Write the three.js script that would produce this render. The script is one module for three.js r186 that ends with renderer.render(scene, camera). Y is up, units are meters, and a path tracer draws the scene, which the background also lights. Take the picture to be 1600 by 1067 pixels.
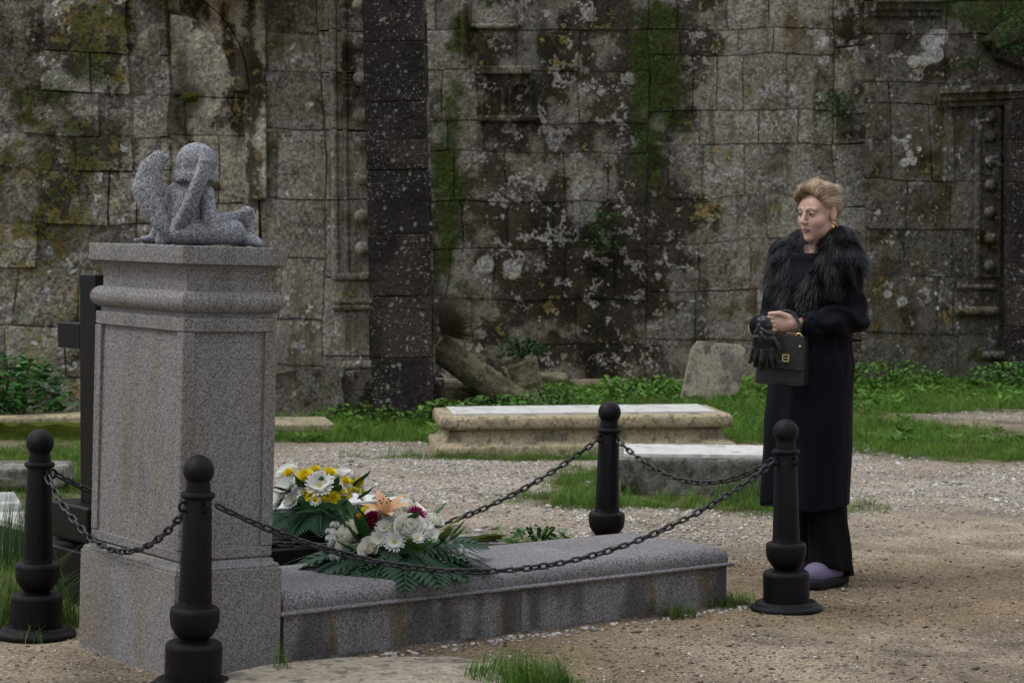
import * as THREE from 'three';
import { mergeGeometries, mergeVertices } from 'three/addons/utils/BufferGeometryUtils.js';
import { RoundedBoxGeometry } from 'three/addons/geometries/RoundedBoxGeometry.js';

// ---------------------------------------------------------------- camera, sky, sun, exposure
const scene = new THREE.Scene();
const camera = new THREE.PerspectiveCamera(17.83, 1024 / 682, 0.1, 400);
camera.position.set(0, 1.35, 0);
camera.rotation.set(-0.0419, 0, 0.005);
camera.focus = 8.3;
camera.userData.fStop = 8.0;
scene.add(camera);
const renderer = new THREE.WebGLRenderer({ antialias: true });
renderer.toneMapping = THREE.LinearToneMapping;
renderer.toneMappingExposure = 1.0;
renderer.shadowMap.enabled = true;
const SUN = new THREE.Vector3(-0.62, 0.9, 0.12).normalize();
{
  const W = 256, H = 128, data = new Float32Array(W * H * 4);
  for (let j = 0; j < H; j++) for (let i = 0; i < W; i++) {
    const up = ((j + 0.5) / H - 0.5) * Math.PI, az = ((i + 0.5) / W - 0.5) * 2 * Math.PI;
    const y = Math.sin(up), x = Math.cos(az) * Math.cos(up), z = Math.sin(az) * Math.cos(up);
    const c = Math.max(0, x * SUN.x + y * SUN.y + z * SUN.z);
    let l = y > 0 ? (0.4 + 0.8 * y) * (1 + 0.35 * c * c) : 0.12;
    l *= 1 + 0.06 * Math.sin(x * 7 + z * 3) * Math.sin(z * 6 - y * 5);
    const o = (j * W + i) * 4; data[o] = l * 0.95; data[o + 1] = l * 0.99; data[o + 2] = l * 1.08; data[o + 3] = 1;
  }
  const t = new THREE.DataTexture(data, W, H, THREE.RGBAFormat, THREE.FloatType);
  t.mapping = THREE.EquirectangularReflectionMapping; t.magFilter = THREE.LinearFilter; t.needsUpdate = true;
  scene.background = t; scene.environment = t;
}
const sun = new THREE.DirectionalLight(new THREE.Color(1, 0.96, 0.9), 1.5);
sun.position.copy(SUN).multiplyScalar(60).add(new THREE.Vector3(0, 0, -12)); sun.target.position.set(0, 0, -12);
sun.castShadow = true; sun.shadow.radius = 45; sun.shadow.mapSize.set(2048, 2048);
Object.assign(sun.shadow.camera, { left: -14, right: 14, top: 14, bottom: -14, near: 1, far: 120 });
scene.add(sun, sun.target);

// ---------------------------------------------------------------- helpers
let seed = 1;
const reseed = (s) => { seed = s | 0; };
const rnd = () => { seed = (seed + 0x6d2b79f5) | 0; let t = Math.imul(seed ^ (seed >>> 15), 1 | seed); t = (t + Math.imul(t ^ (t >>> 7), 61 | t)) ^ t; return ((t ^ (t >>> 14)) >>> 0) / 4294967296; };
const rr = (a, b) => a + (b - a) * rnd();
const { sin, cos, PI, abs, min, max, sqrt, floor, hypot, exp, pow, atan2, round } = Math;
const cl = (x, a = 0, b = 1) => (x < a ? a : x > b ? b : x), mix = (a, b, t) => a + (b - a) * t;
const ss = (a, b, x) => { const t = cl((x - a) / (b - a)); return t * t * (3 - 2 * t); };
const V = (x, y, z) => new THREE.Vector3(x, y, z);
const LAT = new Float32Array(65536); reseed(77); for (let i = 0; i < 65536; i++) LAT[i] = rnd();
function vn(x, y) {                       // value noise 0..1
  const ix = floor(x), iy = floor(y); let fx = x - ix, fy = y - iy; fx = fx * fx * (3 - 2 * fx); fy = fy * fy * (3 - 2 * fy);
  const a = (iy & 255) << 8, b = ((iy + 1) & 255) << 8, c = ix & 255, d = (ix + 1) & 255;
  return mix(mix(LAT[a | c], LAT[a | d], fx), mix(LAT[b | c], LAT[b | d], fx), fy);
}
function fbm(x, y, o = 4) { let s = 0, a = 0.5, n = 0; for (let i = 0; i < o; i++) { s += a * vn(x, y); n += a; a *= 0.5; x = x * 2.03 + 17.3; y = y * 2.03 + 9.1; } return s / n; }
const vn3 = (x, y, z) => mix(vn(x + 31.7 * floor(z), y + 17.1 * floor(z)), vn(x + 31.7 * (floor(z) + 1), y + 17.1 * (floor(z) + 1)), ss(0, 1, z - floor(z)));
const hash = (n) => { const s = sin(n * 127.1 + 3.7) * 43758.5453; return s - floor(s); };
const toS = (c) => 255 * (c <= 0.0031308 ? 12.92 * c : 1.055 * pow(c, 1 / 2.4) - 0.055);
function tex(W, H, f, srgb = true) {      // f(u, v, out) writes linear colour
  const d = new Uint8Array(W * H * 4), o = [0, 0, 0];
  for (let j = 0, k = 0; j < H; j++) for (let i = 0; i < W; i++, k += 4) {
    f((i + 0.5) / W, (j + 0.5) / H, o);
    for (let c = 0; c < 3; c++) d[k + c] = srgb ? toS(cl(o[c])) : 255 * cl(o[c]);
    d[k + 3] = 255;
  }
  const t = new THREE.DataTexture(d, W, H); t.magFilter = THREE.LinearFilter; t.wrapS = t.wrapT = THREE.RepeatWrapping;
  if (srgb) t.colorSpace = THREE.SRGBColorSpace; t.needsUpdate = true; return t;
}
function rep(t, sx, sy) { const c = t.clone(); c.repeat.set(sx, sy); c.needsUpdate = true; return c; }
const rgb = (r, g, b) => new THREE.Color().setRGB(r, g, b);
const mat = (c, rough = 0.8, o = {}) => new THREE.MeshPhysicalMaterial({ color: c, roughness: rough, metalness: 0, specularIntensity: rough > 0.65 ? 0.3 : 1, ...o });
const leafMat = (c, o = {}) => new THREE.MeshPhysicalMaterial({ color: c, roughness: 0.75, transmission: 0.3, thickness: 0, side: THREE.DoubleSide, vertexColors: true, specularIntensity: 0.3, ...o });

const taken = new Map();
const numbered = (n) => { const k = taken.get(n) ?? 0; taken.set(n, k + 1); return k ? n + '_' + String(k).padStart(3, '0') : n; };
function shade(o) { o.castShadow = o.receiveShadow = true; return o; }
function thing(name, label, category, group, kind) {
  const o = new THREE.Group(); o.name = numbered(name); scene.add(o); tag(o, label, category, group, kind); return o;
}
function tag(o, label, category, group, kind) {
  if (label) o.userData.label = label; if (category) o.userData.category = category; if (group) o.userData.group = group; if (kind) o.userData.kind = kind; return o;
}
function part(parent, name, geo, m, pos, rot) {
  const o = shade(new THREE.Mesh(geo, m)); o.name = name; if (pos) o.position.set(...pos); if (rot) o.rotation.set(...rot); parent.add(o); return o;
}
function top(name, geo, m, label, category, group, kind) { const o = shade(new THREE.Mesh(geo, m)); o.name = numbered(name); scene.add(o); return tag(o, label, category, group, kind); }

function paint(g, f) {                    // vertex colours, f(x, y, z, nx, ny, nz) -> [r, g, b]
  const p = g.attributes.position, n = g.attributes.normal, c = new Float32Array(p.count * 3);
  for (let i = 0; i < p.count; i++) { const r = f(p.getX(i), p.getY(i), p.getZ(i), n ? n.getX(i) : 0, n ? n.getY(i) : 1, n ? n.getZ(i) : 0, i); c[i * 3] = r[0]; c[i * 3 + 1] = r[1]; c[i * 3 + 2] = r[2]; }
  g.setAttribute('color', new THREE.BufferAttribute(c, 3)); return g;
}
function warp(g, f) { const p = g.attributes.position; for (let i = 0; i < p.count; i++) { const r = f(p.getX(i), p.getY(i), p.getZ(i)); p.setXYZ(i, r[0], r[1], r[2]); } p.needsUpdate = true; g.computeVertexNormals(); return g; }
function boxUV(g0, s = 1, ox = 0, oy = 0) {         // uv in metres / s, by the way each face points
  const g = g0.index ? g0.toNonIndexed() : g0, p = g.attributes.position, uv = new Float32Array(p.count * 2), a = V(0, 0, 0), b = V(0, 0, 0), c = V(0, 0, 0);
  for (let i = 0; i < p.count; i += 3) {
    a.fromBufferAttribute(p, i); b.fromBufferAttribute(p, i + 1); c.fromBufferAttribute(p, i + 2);
    const n = b.clone().sub(a).cross(c.clone().sub(a)), ax = abs(n.x), ay = abs(n.y), az = abs(n.z);
    [a, b, c].forEach((q, k) => {
      const u = ax >= ay && ax >= az ? q.z : q.x, v = ay > ax && ay > az ? q.z : q.y, h = ax >= ay && ax >= az ? 0.37 : ay > az ? 0.71 : 0;
      uv[(i + k) * 2] = (u + ox) / s + h; uv[(i + k) * 2 + 1] = (v + oy) / s;
    });
  }
  g.setAttribute('uv', new THREE.BufferAttribute(uv, 2)); return g;
}
const box = (w, h, d, x = 0, y = 0, z = 0, r = 0) => { const g = r ? new RoundedBoxGeometry(w, h, d, 3, r) : new THREE.BoxGeometry(w, h, d); g.translate(x, y, z); return g; };
function join(list) { return mergeGeometries(list.map((g) => { const q = g.index ? g.toNonIndexed() : g; for (const k of Object.keys(q.attributes)) if (!['position', 'normal', 'uv', 'color'].includes(k)) q.deleteAttribute(k); return q; })); }
function tri(pos, idx, uv, col) {
  const g = new THREE.BufferGeometry(); g.setAttribute('position', new THREE.Float32BufferAttribute(pos, 3)); g.setIndex(idx);
  if (uv) g.setAttribute('uv', new THREE.Float32BufferAttribute(uv, 2)); if (col) g.setAttribute('color', new THREE.Float32BufferAttribute(col, 3));
  g.computeVertexNormals(); return g;
}
// a signed distance field meshed with surface nets
function nets(f, lo, hi, cell) {
  const nx = Math.ceil((hi[0] - lo[0]) / cell) + 1, ny = Math.ceil((hi[1] - lo[1]) / cell) + 1, nz = Math.ceil((hi[2] - lo[2]) / cell) + 1, val = new Float32Array(nx * ny * nz);
  for (let k = 0, i = 0; k < nz; k++) for (let j = 0; j < ny; j++) for (let x = 0; x < nx; x++, i++) val[i] = f(lo[0] + x * cell, lo[1] + j * cell, lo[2] + k * cell);
  const id = new Int32Array(nx * ny * nz).fill(-1), pos = [], idx = [], off = [0, 1, nx, nx + 1, nx * ny, nx * ny + 1, nx * ny + nx, nx * ny + nx + 1];
  const E = [[0, 1], [2, 3], [4, 5], [6, 7], [0, 2], [1, 3], [4, 6], [5, 7], [0, 4], [1, 5], [2, 6], [3, 7]];
  for (let k = 0; k < nz - 1; k++) for (let j = 0; j < ny - 1; j++) for (let x = 0; x < nx - 1; x++) {
    const b = x + nx * (j + ny * k); let m = 0; for (let q = 0; q < 8; q++) if (val[b + off[q]] < 0) m |= 1 << q;
    if (m === 0 || m === 255) continue;
    let sx = 0, sy = 0, sz = 0, n = 0;
    for (const [p, q] of E) {
      const a = val[b + off[p]], c = val[b + off[q]]; if ((a < 0) === (c < 0)) continue;
      const t = a / (a - c); sx += mix(p & 1, q & 1, t); sy += mix((p >> 1) & 1, (q >> 1) & 1, t); sz += mix(p >> 2, q >> 2, t); n++;
    }
    id[b] = pos.length / 3; pos.push(lo[0] + (x + sx / n) * cell, lo[1] + (j + sy / n) * cell, lo[2] + (k + sz / n) * cell);
  }
  const quad = (a, b, c, d, s) => { if (a < 0 || b < 0 || c < 0 || d < 0) return; if (s) idx.push(a, b, c, a, c, d); else idx.push(a, c, b, a, d, c); };
  for (let k = 1; k < nz - 1; k++) for (let j = 1; j < ny - 1; j++) for (let x = 1; x < nx - 1; x++) {
    const b = x + nx * (j + ny * k), s = val[b] < 0, X = 1, Y = nx, Z = nx * ny;
    if (s !== val[b + X] < 0) quad(id[b - Y - Z], id[b - Z], id[b], id[b - Y], s);
    if (s !== val[b + Y] < 0) quad(id[b - X - Z], id[b - X], id[b], id[b - Z], s);
    if (s !== val[b + Z] < 0) quad(id[b - X - Y], id[b - Y], id[b], id[b - X], s);
  }
  return tri(pos, idx);
}
function cap(x, y, z, a, b, ra, rb) {
  const bx = b[0] - a[0], by = b[1] - a[1], bz = b[2] - a[2], px = x - a[0], py = y - a[1], pz = z - a[2];
  const t = cl((px * bx + py * by + pz * bz) / (bx * bx + by * by + bz * bz + 1e-9)), dx = px - bx * t, dy = py - by * t, dz = pz - bz * t;
  return sqrt(dx * dx + dy * dy + dz * dz) - (ra + (rb - ra) * t);
}
function ell(x, y, z, c, r) {
  const ax = (x - c[0]) / r[0], ay = (y - c[1]) / r[1], az = (z - c[2]) / r[2], k0 = sqrt(ax * ax + ay * ay + az * az);
  const k1 = sqrt((ax / r[0]) ** 2 + (ay / r[1]) ** 2 + (az / r[2]) ** 2); return k1 < 1e-6 ? -min(r[0], r[1], r[2]) : (k0 * (k0 - 1)) / k1;
}
const sm = (a, b, k) => { const h = cl(0.5 + (0.5 * (b - a)) / k); return mix(b, a, h) - k * h * (1 - h); };
const sub = (a, b, k) => -sm(-a, b, k);
const chain3 = (x, y, z, pts) => { let d = 9; for (let i = 0; i + 1 < pts.length; i++) d = min(d, cap(x, y, z, pts[i], pts[i + 1], pts[i][3], pts[i + 1][3])); return d; };
// the main grave stands turned in the place: its own axes (x along the slab, z across) to world
const TH = 0.6435, GO = V(-0.994, 0, -6.67);
const G = (x, y, z) => V(GO.x + 0.8 * x + 0.6 * z, y, GO.z - 0.6 * x + 0.8 * z);
const lean = (o, a) => { o.rotation.order = 'ZYX'; o.rotation.z = a; return o; };   // stands out of plumb, to the side
const placeG = (o, x, y, z, turn = 0) => { o.position.copy(G(x, y, z)); o.rotation.y = TH + turn; return o; };
// ---------------------------------------------------------------- textures of materials
const graniteTex = tex(1024, 1024, (u, v, o) => {          // 0.9 m of speckled grey granite
  const n = LAT[(floor(v * 700) * 613 + floor(u * 700) * 7919) & 65535], m = vn(u * 480, v * 480), l = fbm(u * 5, v * 5, 3);
  let g = 0.25 + 0.1 * (l - 0.5); if (m > 0.66) g *= 0.42; else if (m < 0.3) g *= 1.35; g *= 0.8 + 0.4 * n; g *= 0.74;
  o[0] = g * 1.03; o[1] = g * 0.97; o[2] = g * 0.99;
});
const graniteDarkTex = tex(1024, 1024, (u, v, o) => {       // 1.4 m: the pedestal, weathered with brown run-off streaks
  const n = LAT[(floor(v * 800) * 613 + floor(u * 800) * 7919) & 65535], m = vn(u * 560, v * 560);
  let g = 0.215; if (m > 0.64) g *= 0.46; else if (m < 0.3) g *= 1.35; g *= 0.8 + 0.4 * n;
  const st = ss(0.5, 0.75, fbm(u * 16 + 3, v * 2.2, 4)) * 0.75, gr = ss(0.55, 0.8, fbm(u * 7 + 40, v * 3 + 9, 4)) * 0.35;
  o[0] = g * mix(1, 0.95, st) * (1 - gr * 0.5); o[1] = g * mix(0.965, 0.8, st) * (1 - gr * 0.45); o[2] = g * mix(0.955, 0.65, st) * (1 - gr * 0.5);
});
const grainBump = tex(512, 512, (u, v, o) => { const m = 0.6 * vn(u * 128, v * 128) + 0.4 * vn(u * 256, v * 256); o[0] = o[1] = o[2] = m; }, false);
const roughBump = tex(1024, 1024, (u, v, o) => {           // tile of weathered stone relief
  const w = (a) => { const s = 2 ** a; return vn(u * s, v * s); };
  o[0] = o[1] = o[2] = 0.3 * w(4) + 0.3 * w(5) + 0.2 * w(6) + 0.13 * w(7) + 0.1 * w(8);
}, false);
const ironBump = tex(512, 512, (u, v, o) => { o[0] = o[1] = o[2] = 0.5 * vn(u * 64, v * 64) + 0.5 * vn(u * 128, v * 128); }, false);
const sandTex = tex(2048, 2048, (u, v, o) => {             // 3 m of sandy soil with grit
  const f = (a) => vn(u * a, v * a), l = 0.5 * f(8) + 0.3 * f(16) + 0.2 * f(32), g = f(512), h = f(256), k = LAT[(floor(v * 1024) * 613 + floor(u * 1024) * 7919) & 65535];
  let b = 0.17 + 0.12 * (l - 0.5) + 0.09 * (g - 0.5) + 0.07 * (h - 0.5) + 0.05 * (k - 0.5), w = 0;
  if (g > 0.8) w = 0.7; if (g < 0.16) b *= 0.5;
  b = mix(b, 0.4, w);
  o[0] = b * mix(1.22, 1.04, w); o[1] = b * mix(0.97, 0.99, w); o[2] = b * mix(0.68, 0.86, w);
});
const sandBump = tex(1024, 1024, (u, v, o) => { o[0] = o[1] = o[2] = 0.35 * vn(u * 256, v * 256) + 0.4 * vn(u * 128, v * 128) + 0.25 * vn(u * 32, v * 32); }, false);
const marbleTex = tex(512, 512, (u, v, o) => {
  const l = fbm(u * 6, v * 6, 5), w = ss(0.47, 0.5, l) * ss(0.53, 0.5, l), d = ss(0.55, 0.75, fbm(u * 18 + 7, v * 18, 4));
  const g = 0.58 - 0.1 * w - 0.2 * d; o[0] = g; o[1] = g * 0.985; o[2] = g * 0.94;
});
const ochreTex = tex(512, 512, (u, v, o) => {
  const l = fbm(u * 8, v * 8, 4), s = fbm(u * 90, v * 90, 2), d = ss(0.52, 0.72, fbm(u * 14 + 5, v * 9 + 2, 4)); let g = 0.3 + 0.14 * (l - 0.5) + 0.16 * (s - 0.5); g *= (1 - 0.5 * d) * (0.75 + 0.5 * vn(u * 200, v * 200)); if (vn(u * 60 + 9, v * 60) > 0.8) g *= 0.6;
  o[0] = g * 1.12; o[1] = g * 0.95; o[2] = g * mix(0.62, 0.68, d);
});
const slateTex = tex(512, 512, (u, v, o) => {
  const l = fbm(u * 7, v * 7, 5), s = fbm(u * 110, v * 110, 2), li = ss(0.58, 0.66, fbm(u * 16 + 31, v * 16, 4)), ms = ss(0.6, 0.72, fbm(u * 9 + 3, v * 9 + 8, 4));
  let g = (0.16 + 0.2 * (l - 0.5) + 0.16 * (s - 0.5)) * (0.6 + 0.8 * vn(u * 40, v * 40));
  o[0] = mix(mix(g * 1.05, 0.3, li * 0.5), 0.06, ms * 0.7); o[1] = mix(mix(g, 0.3, li * 0.5), 0.075, ms * 0.7); o[2] = mix(mix(g * 0.86, 0.28, li * 0.5), 0.02, ms * 0.7);
});
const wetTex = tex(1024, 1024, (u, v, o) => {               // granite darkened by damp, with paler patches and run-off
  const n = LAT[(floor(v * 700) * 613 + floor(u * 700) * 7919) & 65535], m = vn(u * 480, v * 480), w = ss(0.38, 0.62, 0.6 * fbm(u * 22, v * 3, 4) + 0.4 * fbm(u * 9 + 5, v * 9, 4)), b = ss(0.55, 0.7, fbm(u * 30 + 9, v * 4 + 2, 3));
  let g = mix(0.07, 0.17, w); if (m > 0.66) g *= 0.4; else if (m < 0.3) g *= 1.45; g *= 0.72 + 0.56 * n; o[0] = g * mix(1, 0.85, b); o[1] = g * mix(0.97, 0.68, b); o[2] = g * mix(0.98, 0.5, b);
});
const M = {
  granite: mat(0xffffff, 0.72, { map: rep(graniteTex, 1, 1), bumpMap: grainBump, bumpScale: 0.0008 }),
  pedestal: mat(0xffffff, 0.68, { map: graniteDarkTex, bumpMap: rep(grainBump, 2, 2), bumpScale: 0.0006 }),
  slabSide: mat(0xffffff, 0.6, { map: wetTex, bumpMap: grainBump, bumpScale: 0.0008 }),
  iron: new THREE.MeshPhysicalMaterial({ color: rgb(0.0034, 0.0026, 0.0036), roughness: 0.46, specularIntensity: 0.38, bumpMap: rep(ironBump, 1, 1.5), bumpScale: 0.0011 }),
  chain: mat(rgb(0.012, 0.012, 0.014), 0.42, { metalness: 0.1 }),
  blackGranite: new THREE.MeshPhysicalMaterial({ color: rgb(0.006, 0.0062, 0.007), roughness: 0.32, specularIntensity: 0.3 }),
  marble: mat(0xffffff, 0.5, { map: marbleTex }),
  ochre: mat(0xffffff, 0.9, { map: ochreTex, bumpMap: roughBump, bumpScale: 0.006 }),
  slate: mat(0xffffff, 0.92, { map: slateTex, bumpMap: roughBump, bumpScale: 0.012 }),
  mossStone: mat(rgb(0.8, 0.74, 0.52), 0.95, { map: slateTex, bumpMap: rep(roughBump, 2, 2), bumpScale: 0.02 }),
  moss: mat(rgb(0.07, 0.095, 0.01), 1, { bumpMap: rep(roughBump, 3, 3), bumpScale: 0.01 }),
};
// ---------------------------------------------------------------- ground
// where grass, pale gravel and bare soil lie: [x, z, radius x, radius z, strength]
const GRASS = [
  [-2.0, -16.6, 2.5, 1.5, 1], [0.1, -18.2, 2.2, 1.9, 0.9], [-1.1, -16.0, 1.2, 0.75, 1], [2.0, -19.5, 2.3, 2.2, 0.9], [3.9, -14.9, 1.6, 0.9, 1], [5.6, -15.2, 1.9, 1.3, 1], [2.2, -16.4, 1.3, 1.2, 1],
  [5.2, -20.6, 2.6, 2.0, 1], [0.45, -12.6, 0.22, 0.9, 1], [0.7, -11.75, 0.75, 0.35, 1], [1.4, -11.6, 0.5, 0.45, 1], [0.4, -14.15, 1.3, 0.18, 1], [-2.6, -9.8, 0.75, 1.6, 1], [-1.85, -8.1, 0.4, 0.55, 1.1],
  [-3.0, -13.2, 1.0, 1.6, 1], [-1.05, -10.9, 0.3, 0.45, 0.8], [-0.25, -9.75, 0.55, 0.45, 0.8], [0.2, -9.3, 0.35, 0.22, 0.8], [0.0, -6.62, 0.3, 0.16, 1.3], [1.55, -6.35, 0.35, 0.2, 0.8], [0.78, -8.32, 0.25, 0.1, 0.7],
];
const GRAVEL = [[0.4, -13.0, 2.4, 2.2, 1], [3.2, -12.4, 2.2, 1.3, 1], [-0.8, -14.4, 1.2, 0.9, 0.9], [1.4, -14.0, 1.3, 1.2, 1], [4.6, -11.0, 1.4, 1.3, 0.6], [0.6, -10.6, 1.4, 0.7, 0.5], [5, -18.1, 1.9, 0.55, 0.8]];
const PATH = [[-1.0, -14.9, 1.1, 0.35, 0.8], [4.9, -17.9, 1.8, 0.5, 1.0]];
const field = (list, x, z) => { let s = 0; for (const [a, b, c, d, k] of list) { const q = hypot((x - a) / c, (z - b) / d); if (q < 1.6) s = max(s, k * (1 - ss(0.55, 1.35, q))); } return s; };
const grassAt = (x, z) => cl(field(GRASS, x, z) * (0.55 + 1.0 * fbm(x * 1.7 + 5, z * 1.7, 3)) - field(PATH, x, z));
const heightAt = (x, z) => 0.022 * (fbm(x * 0.9 + 9, z * 0.9, 3) - 0.5) + 0.012 * (vn(x * 5, z * 5) - 0.5) - 0.004;
{
  const xs = [], zs = []; for (let x = -9; x <= 10.01; x += x > -3 && x < 3.5 ? 0.06 : 0.2) xs.push(x); for (let z = -2; z >= -27; z -= z > -11 ? 0.06 : 0.14) zs.push(z);
  xs.unshift(-60, -20); xs.push(20, 60); zs.unshift(60, 10); zs.push(-40, -150);
  const pos = [], uv = [], idx = [], col = [], nx = xs.length;
  for (const z of zs) for (const x of xs) {
    pos.push(x, heightAt(x, z), z); uv.push(x / 3, z / 3);
    const g = grassAt(x, z), w = field(GRAVEL, x, z), d = fbm(x * 0.8 + 3, z * 0.8, 4), e = fbm(x * 3 + 13, z * 3, 3);
    let r = 0.93 + 0.6 * (d - 0.5) + 0.8 * (e - 0.5) + 0.5 * (vn(x * 11, z * 11) - 0.5), c = [r, r, r];
    c = c.map((k, i) => mix(k, [1.3, 1.38, 1.55][i], w * 0.75)); const dirt = ss(0.5, 0.72, fbm(x * 0.6 + 21, z * 1.1 + 4, 3)) * (1 - w);
    c = c.map((k, i) => mix(k, [0.74, 0.66, 0.56][i], dirt * 0.8)); c = c.map((k, i) => mix(k, [0.34, 0.4, 0.2][i], cl(g * 1.15) * 0.9));
    col.push(...c);
  }
  for (let j = 0; j + 1 < zs.length; j++) for (let i = 0; i + 1 < nx; i++) { const a = j * nx + i; idx.push(a, a + 1, a + nx, a + 1, a + nx + 1, a + nx); }
  const g = tri(pos, idx, uv, col);
  top('ground', g, mat(0xffffff, 0.95, { map: sandTex, bumpMap: sandBump, bumpScale: 0.012, vertexColors: true }), 'sandy soil with grit, gravel and worn patches', 'ground', null, 'structure');
}
function scatter(name, geo, m, list, label, category) {    // list of [x, y, z, turn, scale, tint, tiltx, tiltz, squash]
  const o = new THREE.InstancedMesh(geo, m, list.length), q = new THREE.Object3D(); o.name = numbered(name);
  list.forEach(([x, y, z, t, s, c, ax = 0, az = 0, sq = 1], i) => { q.position.set(x, y, z); q.rotation.set(ax, t, az); q.scale.set(s, s * sq, s); q.updateMatrix(); o.setMatrixAt(i, q.matrix); o.setColorAt(i, rgb(...c)); });
  scene.add(shade(o)); return tag(o, label, category, null, 'stuff');
}
// stones, soil and things stand here: nothing grows or lies inside
const toG = (x, z) => { const dx = x - GO.x, dz = z - GO.z; return [0.8 * dx - 0.6 * dz, 0.6 * dx + 0.8 * dz]; };
const blocked = (x, z) => {
  const [a, b] = toG(x, z);
  if (a > -0.0 && a < 2.36 && b < -0.12 && b > -0.84) return true;
  if (a > 0.38 && a < 1.88 && b < -1.22 && b > -2.12) return true;
  if (x > -0.62 && x < 1.5 && z < -14.25 && z > -15.2) return true;
  if (x > 0.58 && x < 1.5 && z < -11.9 && z > -12.7) return true;
  return z < -23 || (x < -1.2 && z < -17);
};
{
  const pg = [0, 1, 2].map((k) => { reseed(40 + k); const g = new THREE.IcosahedronGeometry(1, 0), m = mergeVertices((g.deleteAttribute('normal'), g.deleteAttribute('uv'), g)); const p = m.attributes.position; for (let i = 0; i < p.count; i++) { const s = rr(0.6, 1.15); p.setXYZ(i, p.getX(i) * s * 1.2, p.getY(i) * s * 0.6, p.getZ(i) * s); } m.computeVertexNormals(); return m; });
  const lists = [[], [], []]; reseed(5);
  for (let n = 0; n < 150000; n++) {
    const z = -5.6 - 18 * pow(rnd(), 1.15), half = 0.255 * -z + 0.7, x = rr(-half, half); if (blocked(x, z)) continue;
    const w = field(GRAVEL, x, z), g = grassAt(x, z), cl2 = ss(0.35, 0.65, fbm(x * 1.3 + 60, z * 1.3, 3));
    if (rnd() > 0.1 + 0.35 * cl2 + 0.95 * w * cl2 + 0.25 * w || rnd() < g * 1.1) continue;
    const pale = rnd() < 0.12 + 0.65 * w, s = (pale && w > 0.3 ? rr(0.004, 0.0115) : rr(0.0025, 0.007)) * (rnd() < 0.02 ? 2 : 1), b = pale ? rr(0.18, 0.56) : rr(0.08, 0.26);
    lists[floor(rnd() * 3)].push([x, heightAt(x, z) + s * 0.25, z, rr(0, 6.28), s, pale ? [b, b * 0.97, b * 0.9] : [b * 1.1, b * 0.9, b * 0.7], rr(-0.4, 0.4), rr(-0.4, 0.4)]);
  }
  for (let n = 0; n < 260; n++) { const a = rr(0.1, 2.45), q = G(a, 0, -0.12 + 0.1 * rnd() * rnd()), s = rr(0.004, 0.016) * rr(0.6, 1), b = rr(0.15, 0.55); lists[n % 3].push([q.x, heightAt(q.x, q.z) + s * 0.2, q.z, rr(0, 6), s, [b, b * 0.95, b * 0.87], 0, 0]); }
  for (let n = 0; n < 500; n++) { const z = -5.9 - 5 * rnd(), x = rr(-0.25, 0.25) * -z; if (blocked(x, z)) continue; const s = rr(0.006, 0.014), b = rr(0.03, 0.12); lists[n % 3].push([x, heightAt(x, z) + s * 0.1, z, rr(0, 6), s, [b * 1.1, b * 0.9, b * 0.7], 0, 0, 0.7]); }
  const m = mat(0xffffff, 0.85);
  lists.forEach((l, k) => scatter('gravel', pg[k], m, l, ['pale limestone gravel chips strewn over the sandy ground', 'broken gravel chips lying thickest around the pale tombs', 'small angular grit pressed into the sandy ground'][k], 'gravel'));
}
function tuft(n, h, spread, bend, w, sd) {
  reseed(sd); const pos = [], idx = [], col = [];
  for (let i = 0; i < n; i++) {
    const a = rr(0, 6.28), r0 = spread * sqrt(rnd()), L = h * rr(0.45, 1), b = bend * rr(0.3, 1.2), ca = cos(a), sa = sin(a), bx = r0 * cos(a * 3.1), bz = r0 * sin(a * 3.1), ww = w * rr(0.6, 1.1), t0 = rr(0.75, 1.2), s = pos.length / 3;
    for (let k = 0; k <= 3; k++) {
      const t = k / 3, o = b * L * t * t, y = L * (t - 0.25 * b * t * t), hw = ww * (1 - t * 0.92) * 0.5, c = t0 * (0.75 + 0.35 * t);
      pos.push(bx + ca * o - sa * hw, y, bz + sa * o + ca * hw, bx + ca * o + sa * hw, y, bz + sa * o - ca * hw); col.push(c, c, c, c, c, c);
    }
    for (let k = 0; k < 3; k++) { const q = s + k * 2; idx.push(q, q + 1, q + 2, q + 1, q + 3, q + 2); }
  }
  return tri(pos, idx, null, col);
}
function rosette(n, len, w, sd, rise = 0.7) {               // broad-leaved weed
  reseed(sd); const pos = [], idx = [], col = [];
  for (let i = 0; i < n; i++) {
    const a = i * 2.4 + rr(-0.3, 0.3), L = len * rr(0.6, 1.1), el = rise * rr(0.4, 1.3), W = w * rr(0.7, 1.2), ca = cos(a), sa = sin(a), s = pos.length / 3, st = rr(0.1, 0.5) * L, c = rr(0.7, 1.3), y0 = rr(0, 0.6) * len;
    [[0, 0], [0.35, 0.9], [0.65, 1], [1, 0.05]].forEach(([t, k]) => { const d = st + L * t * cos(el * (1 - t * 0.8)), y = y0 + L * sin(el) * t - 0.25 * L * t * t, hw = W * k * 0.5 + 0.001; pos.push(ca * d - sa * hw, y + hw * 0.25, sa * d + ca * hw, ca * d, y, sa * d, ca * d + sa * hw, y + hw * 0.25, sa * d - ca * hw); for (let q = 0; q < 3; q++) col.push(c, c, c * 0.95); });
    for (let k = 0; k < 3; k++) { const q = s + k * 3; idx.push(q, q + 1, q + 3, q + 1, q + 4, q + 3, q + 1, q + 2, q + 4, q + 2, q + 5, q + 4); }
  }
  return tri(pos, idx, null, col);
}
const grassMat = leafMat(0xffffff), weedMat = leafMat(0xffffff, { roughness: 0.6 });
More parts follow.
